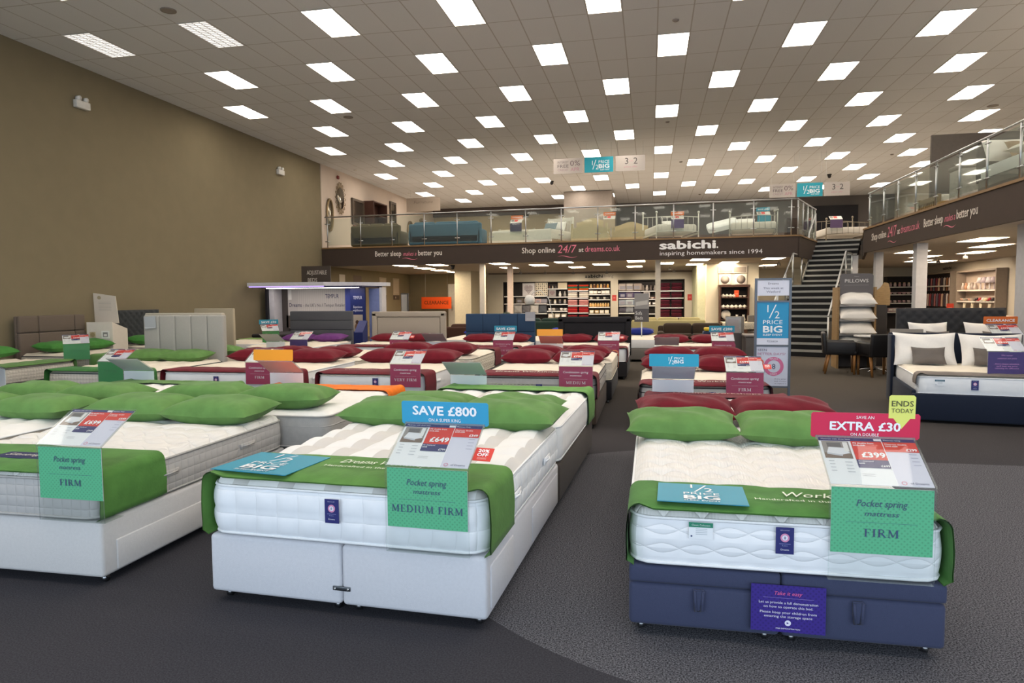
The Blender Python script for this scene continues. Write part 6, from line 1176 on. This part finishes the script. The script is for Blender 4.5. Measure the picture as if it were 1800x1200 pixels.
def sleigh_bed(label, x, y, rz, W, L, c):
    t = thing('sleigh_bed', label, 'bed', (x, y, FZ), rz); n = 16
    def board(z1, yy, nm):
        b = MB(); pts = [(-W/2+W*i/n, z1+.08*cos((i/n-.5)*pi*2)) for i in range(n+1)]; b.prism([(-W/2, .1), (W/2, .1)]+pts[::-1], -.04, .04, None, TR(0, yy, 0, 0, pi/2)); b.build(nm, t, c)
    board(.62, 0, 'foot_board'); board(1.0, L, 'headboard'); 
    for s in (-1, 1): MB().box((s*W/2-.03, 0, .15), (s*W/2+.03, L, .36)).build('side_rail', t, c); MB().box((s*(W/2-.03)-.04, -.06, 0), (s*(W/2-.03)+.04, .04, .7)).build('foot_post', t, c)
    MB().rbox((-W/2+.04, .06, .25), (W/2-.04, L-.06, .56), .06, LIN).build('mattress', t); return t
sleigh_bed('cream sleigh bed with curved foot board on the gallery', -2.1, 23.95, 0, 1.25, 1.7, M('#c2b08a', .5, 0, .04)); sleigh_bed('second cream sleigh bed behind the first on the gallery', -.75, 25.6, 0, 1.3, 1.7, M('#b8a47c', .5, 0, .04))
def metal_bed(label, x, y, rz, W, L, hh, fh, c, white=True, z=FZ):
    t = thing('metal_bed', label, 'bed', (x, y, z), rz)
    for yy, h in ((0, fh), (L, hh)):
        for s in (-1, 1): MB().tube([(s*W/2, yy, 0), (s*W/2, yy, h)], .022, c, 8).build('post', t); MB().lathe([(0, 0), (.03, .01), (.042, .045), (.03, .08), (0, .09)], (s*W/2, yy, h), c, 10).build('finial', t)
        for zz in (.34, h-.12): MB().tube([(-W/2, yy, zz), (-W/4, yy, zz+.02), (0, yy, zz+.04), (W/4, yy, zz+.02), (W/2, yy, zz)], .014, c, 6).build('rail', t)
        for i in range(7): q = -W/2+W*(i+1)/8; MB().tube([(q, yy, .34), (q, yy, h-.12)], .007, c, 5).build('spindle', t)
    for s in (-1, 1): MB().box((s*W/2-.015, 0, .26), (s*W/2+.015, L, .32)).build('side_rail', t, c)
    MB().rbox((-W/2+.03, .05, .32), (W/2-.03, L-.05, .60), .07, LIN).build('mattress', t); return t
WM = M('#d9d6cc', .35, .3, 0)
metal_bed('white metal bed with ball finials on the gallery', .9, 23.95, .25, 1.45, 1.9, 1.15, .95, WM); metal_bed('silver metal bed beside the angled gallery glass', 3.35, 23.9, -.12, 1.5, 1.9, 1.1, .9, M('#a9a59c', .3, .6, 0)); metal_bed('metal bed standing across the top of the stair', 7.0, 26.6, .05, 1.5, 1.9, 1.1, .85, M('#8d8372', .35, .5, 0))
pillow_obj('white pillow on the white metal gallery bed', '#e4dfd6', (.75, 25.4, FZ+.72), .25, .6, (.66, .45, .18), 1, None, 0, WP); pillow_obj('white pillow on the silver metal gallery bed', '#e4dfd6', (3.3, 25.4, FZ+.72), -.1, .6, (.66, .45, .18), 2, None, 0, WP)
t = thing('mattress', 'white mattress leaning on its edge beside the silver metal bed', 'mattress', (2.45, 24.2, FZ+.35), 0); b, p = mattress(1.0, .5, .2, .1, top=WT, sm=SIDEW, spuff=0, puff=.01); o = b.build('quilted_body', t); o.rotation_euler = (.5, -.22, 0)
t = thing('glass_table', 'dark bedside cabinet beside the angled gallery glass', 'cabinet', (4.45, 23.5, FZ)); MB().rbox((-.16, -.2, .05), (.16, .2, .62), .01, WOOD('#3a2a22')).build('body', t); MB().box((-.14, -.21, .35), (.14, -.2, .58)).build('drawer', t, WOOD('#4a372c')); MB().box((-.13, -.17, 0), (.13, .17, .05)).build('plinth', t, WOOD('#2c211c'))
# side gallery
simple_bed('grey upholstered bed with a white pillow on the side gallery', 6.95, 12.9, 0, 1.5, 1.9, '#77736c', .3, .25, FZ, ('#3c3836', 1.1)); pillow_obj('large white pillow propped on the side gallery bed', '#e4dfd6', (6.5, 14.5, FZ+.80), .1, 1.1, (.75, .5, .2), 1, None, 0, WP); pillow_obj('tan pillow beside the white one on the side gallery bed', '#9a8468', (6.75, 14.2, FZ+.74), .1, .9, (.7, .45, .18), 2, None, 0, FAB('#9a8468'))
pillow_obj('rumpled white duvet over the side gallery bed', '#e0dad0', (6.9, 13.4, FZ+.66), 0, 0, (1.4, 1.0, .24), 3, None, 0, FAB('#e0dad0', .1))
t = thing('wardrobe', 'dark brown wardrobe standing on the side gallery', 'wardrobe', (8.3, 17.3, FZ)); MB().rbox((-.5, -.3, 0), (.5, .3, 1.3), .01, WOOD('#2f231e')).build('carcass', t)
for s in (-.25, .25): MB().box((s-.24, -.32, .05), (s+.24, -.3, 1.25)).build('door', t, WOOD('#3a2b24'))
t = thing('striped_ottoman', 'grey and white striped ottoman on the side gallery', 'ottoman', (6.75, 16.2, FZ)); MB().rbox((-.4, -.3, -.03), (.4, .3, .75), .03, M('#b9b4ac', .8, 0, .2, 18)).build('body', t); MB().rbox((-.42, -.32, .75), (.42, .32, .85), .04, FAB('#8d8880')).build('cushion_top', t)
slat_bed('brass coloured slatted bed far along the side gallery', 8.4, 18.9, pi/2, 1.2, 1.6, .55, M('#8d744a', .4, .3, 0)); t = thing('wall_lettering', 'small white script lettering on the dark side gallery partition', 'sign', (8.9, 15.7, 5.45), -pi/2*.6)
struct(MB().box((0, 0, 0), (4.4, .08, 2.4), M('#57504a', .8), TR(7.4, 20.4, FZ, -.0)).build('wall_partition')); wall_text('lettering', t, upright(0, 0, 0), [('John', 0, 0, .2, '#d9d0c6', 'l', 0, .3, .5)])
# ------------------------------------------------------------------ homewares wall under the side gallery
X0 = 11.60
def side_unit(label, y0, y1, z1, hs, back): 
    t = thing('shelving_unit', label, 'shelving', (X0, (y0+y1)/2, 0), -pi/2); w = abs(y1-y0)
    MB().box((-w/2, -.02, .1), (w/2, .0, z1)).build('back_panel', t, M(back, .8)); b = MB(); b.box((-w/2-.06, -.34, z1), (w/2+.06, 0, z1+.06)); b.box((-w/2-.06, -.34, 0), (-w/2, 0, z1)); b.box((w/2, -.34, 0), (w/2+.06, 0, z1)); b.build('surround', t, M('#8d8074', .6))
    for h in hs: MB().box((-w/2, -.32, h-.05), (w/2, -.02, h)).build('shelf', t, M('#d9d2c8', .5))
    return t
side_unit('dark towel display recess on the homewares side wall', 32.3, 28.9, 2.42, [1.95, .75], '#3c3230'); side_unit('pale shelf display of slippers and lamps on the homewares side wall', 28.3, 25.4, 2.40, [1.75, 1.35, .8], '#b9a99c')
sub_brand('small black homewares lettering on the side wall', (X0-.06, 30.3, 2.58), -pi/2, 'kitchen', .12, .8)
for r, (z, n) in enumerate(((2.25, 12), (1.62, 13))):
    for k in range(n):
        y = 32.1-(3.0)*(k+.5)/n; c = ['#8a5a3c', '#c9a58c', '#b06a6a', '#d9c4b9', '#4a3a40', '#6d6472', '#a04a4c', '#bdb0a8', '#7d2f3c', '#57505a'][(k*3+r*4) % 10]
        o = bpy.data.objects.new('hanging_towel', item_mesh('hang', c)); COL.objects.link(o); tag(o, f'hanging tea towel, {ORD[k]} from the corner in the {["upper", "lower"][r]} row of the towel display', 'towel', 'hanging tea towels', (X0-.2, y, z), -pi/2)
goods('slipper', ['#2c2426', '#a02a30', '#e6ded2', '#d9c9a0', '#9a2028', '#3a3234'], (X0-.2, 26.9, 1.36), (X0-.2, 25.5, 1.36), 6, 'the slipper shelf', 'bright', -pi/2, None, 1.5); goods('bowl', ['#c9a08c', '#b9b0a6', '#8d8378'], (X0-.2, 28.2, 1.36), (X0-.2, 27.0, 1.36), 6, 'the slipper shelf', 'pale', -pi/2); goods('vase', ['#c9b9b0', '#b5866a', '#d9d0ca', '#a89c98'], (X0-.2, 28.2, 1.76), (X0-.2, 27.0, 1.76), 5, 'the lamp shelf', 'pink and white', -pi/2); goods('lampgood', ['#d9cfd2', '#b9a9ae'], (X0-.2, 26.9, 1.76), (X0-.2, 25.6, 1.76), 4, 'the lamp shelf', 'pale shaded', -pi/2, None, 1.5)
goods('hang', ['#d9cdb8', '#cfc2ac'], (X0-.25, 28.1, 1.28), (X0-.25, 25.6, 1.28), 4, 'the rail below the slippers', 'cream', -pi/2, None, 1.2)
t = shelf_unit('pale pink homewares unit on the back wall beyond the stair', 10.15, 11.35, 2.35, [(10.15, 11.35, [1.95, 1.62, 1.25, .85])], 0, (0, 32.35, 0)); 
for q, z in enumerate((1.96, 1.63, 1.26, .86)): goods(['jar', 'bowl', 'mug', 'box'][q], ['#cfaeb2', '#dcc9c6', '#b98d94'], (10.2, 32.4, z), (11.3, 32.4, z), 6, f'{ORD[q]} shelf of the pink unit', 'pink')
t = thing('wall_sign', 'small red notice on the side wall by the pale column', 'sign', (9.9, 25.6, 1.0)); s = Sheet(.22, .28, '#d2452e', None, .01); s.rect(.05, .12, .12, .02, '#f0b0a0'); s.build('printed_board', t, upright(0, 0, 0)); MB().tube([(.11, .02, -1.0), (.11, .02, .1)], .012, STEEL).build('pole', t); MB().rbox((0, -.08, -1.0), (.22, .12, -.98), .006, STEEL).build('foot_plate', t)
# ------------------------------------------------------------------ camera and daylight
f, yaw, pitch, roll, hh = 1190, .20146, -.06312, -.00777, 1.56
cy, sy, cp, sp, cr, sr = cos(yaw), sin(yaw), cos(pitch), sin(pitch), cos(roll), sin(roll)
a = Vector((cy, sy, 0)); bb = Vector((-sy, cy, 0)); zz = Vector((0, 0, 1)); F = bb*cp+zz*sp; U = zz*cp-bb*sp; R = a*cr+U*sr; Up = U*cr-a*sr
cam = bpy.data.cameras.new('camera'); cam.sensor_fit = 'HORIZONTAL'; cam.sensor_width = 36; cam.lens = f*36/1800; cam.clip_end = 200
co = bpy.data.objects.new('camera', cam); COL.objects.link(co)
co.matrix_world = Matrix(((R.x, Up.x, -F.x, 0), (R.y, Up.y, -F.y, 0), (R.z, Up.z, -F.z, hh), (0, 0, 0, 1))); bpy.context.scene.camera = co
def area(name, loc, rot, sx, sy_, e, c):
    l = bpy.data.lights.new(name, 'AREA'); l.shape = 'RECTANGLE'; l.size = sx; l.size_y = sy_; l.energy = e; l.color = c; o = bpy.data.objects.new(name, l); COL.objects.link(o); o.location = loc; o.rotation_euler = rot; return o
area('shop_window_daylight', (0, -4.5, 2.4), (radians(90), 0, 0), 20, 4.2, 720, (.72, .86, 1.0))
for k, (x, y) in enumerate(((-10.9, 24.5), (-10.9, 28), (-10.9, 32))):
    l = bpy.data.lights.new('gallery_spot', 'SPOT'); l.energy = 120; l.spot_size = 1.6; l.spot_blend = .8; l.color = (1, .84, .72); o = bpy.data.objects.new('gallery_spot', l); COL.objects.link(o); o.location = (x, y, CZ-.1); o.rotation_euler = (0, radians(-18), 0)
w = bpy.data.worlds.new('world'); bpy.context.scene.world = w; w.use_nodes = True; w.node_tree.nodes['Background'].inputs[0].default_value = (.75, .85, 1, 1); w.node_tree.nodes['Background'].inputs[1].default_value = .5
sc = bpy.context.scene; sc.view_settings.view_transform = 'Standard'; sc.view_settings.look = 'None'; sc.view_settings.exposure = .12
sc.cycles.use_denoising = True; sc.cycles.max_bounces = 6; sc.cycles.diffuse_bounces = 3; sc.cycles.glossy_bounces = 3; sc.cycles.transparent_max_bounces = 16; sc.cycles.sample_clamp_indirect = 4; sc.cycles.caustics_reflective = False; sc.cycles.caustics_refractive = False
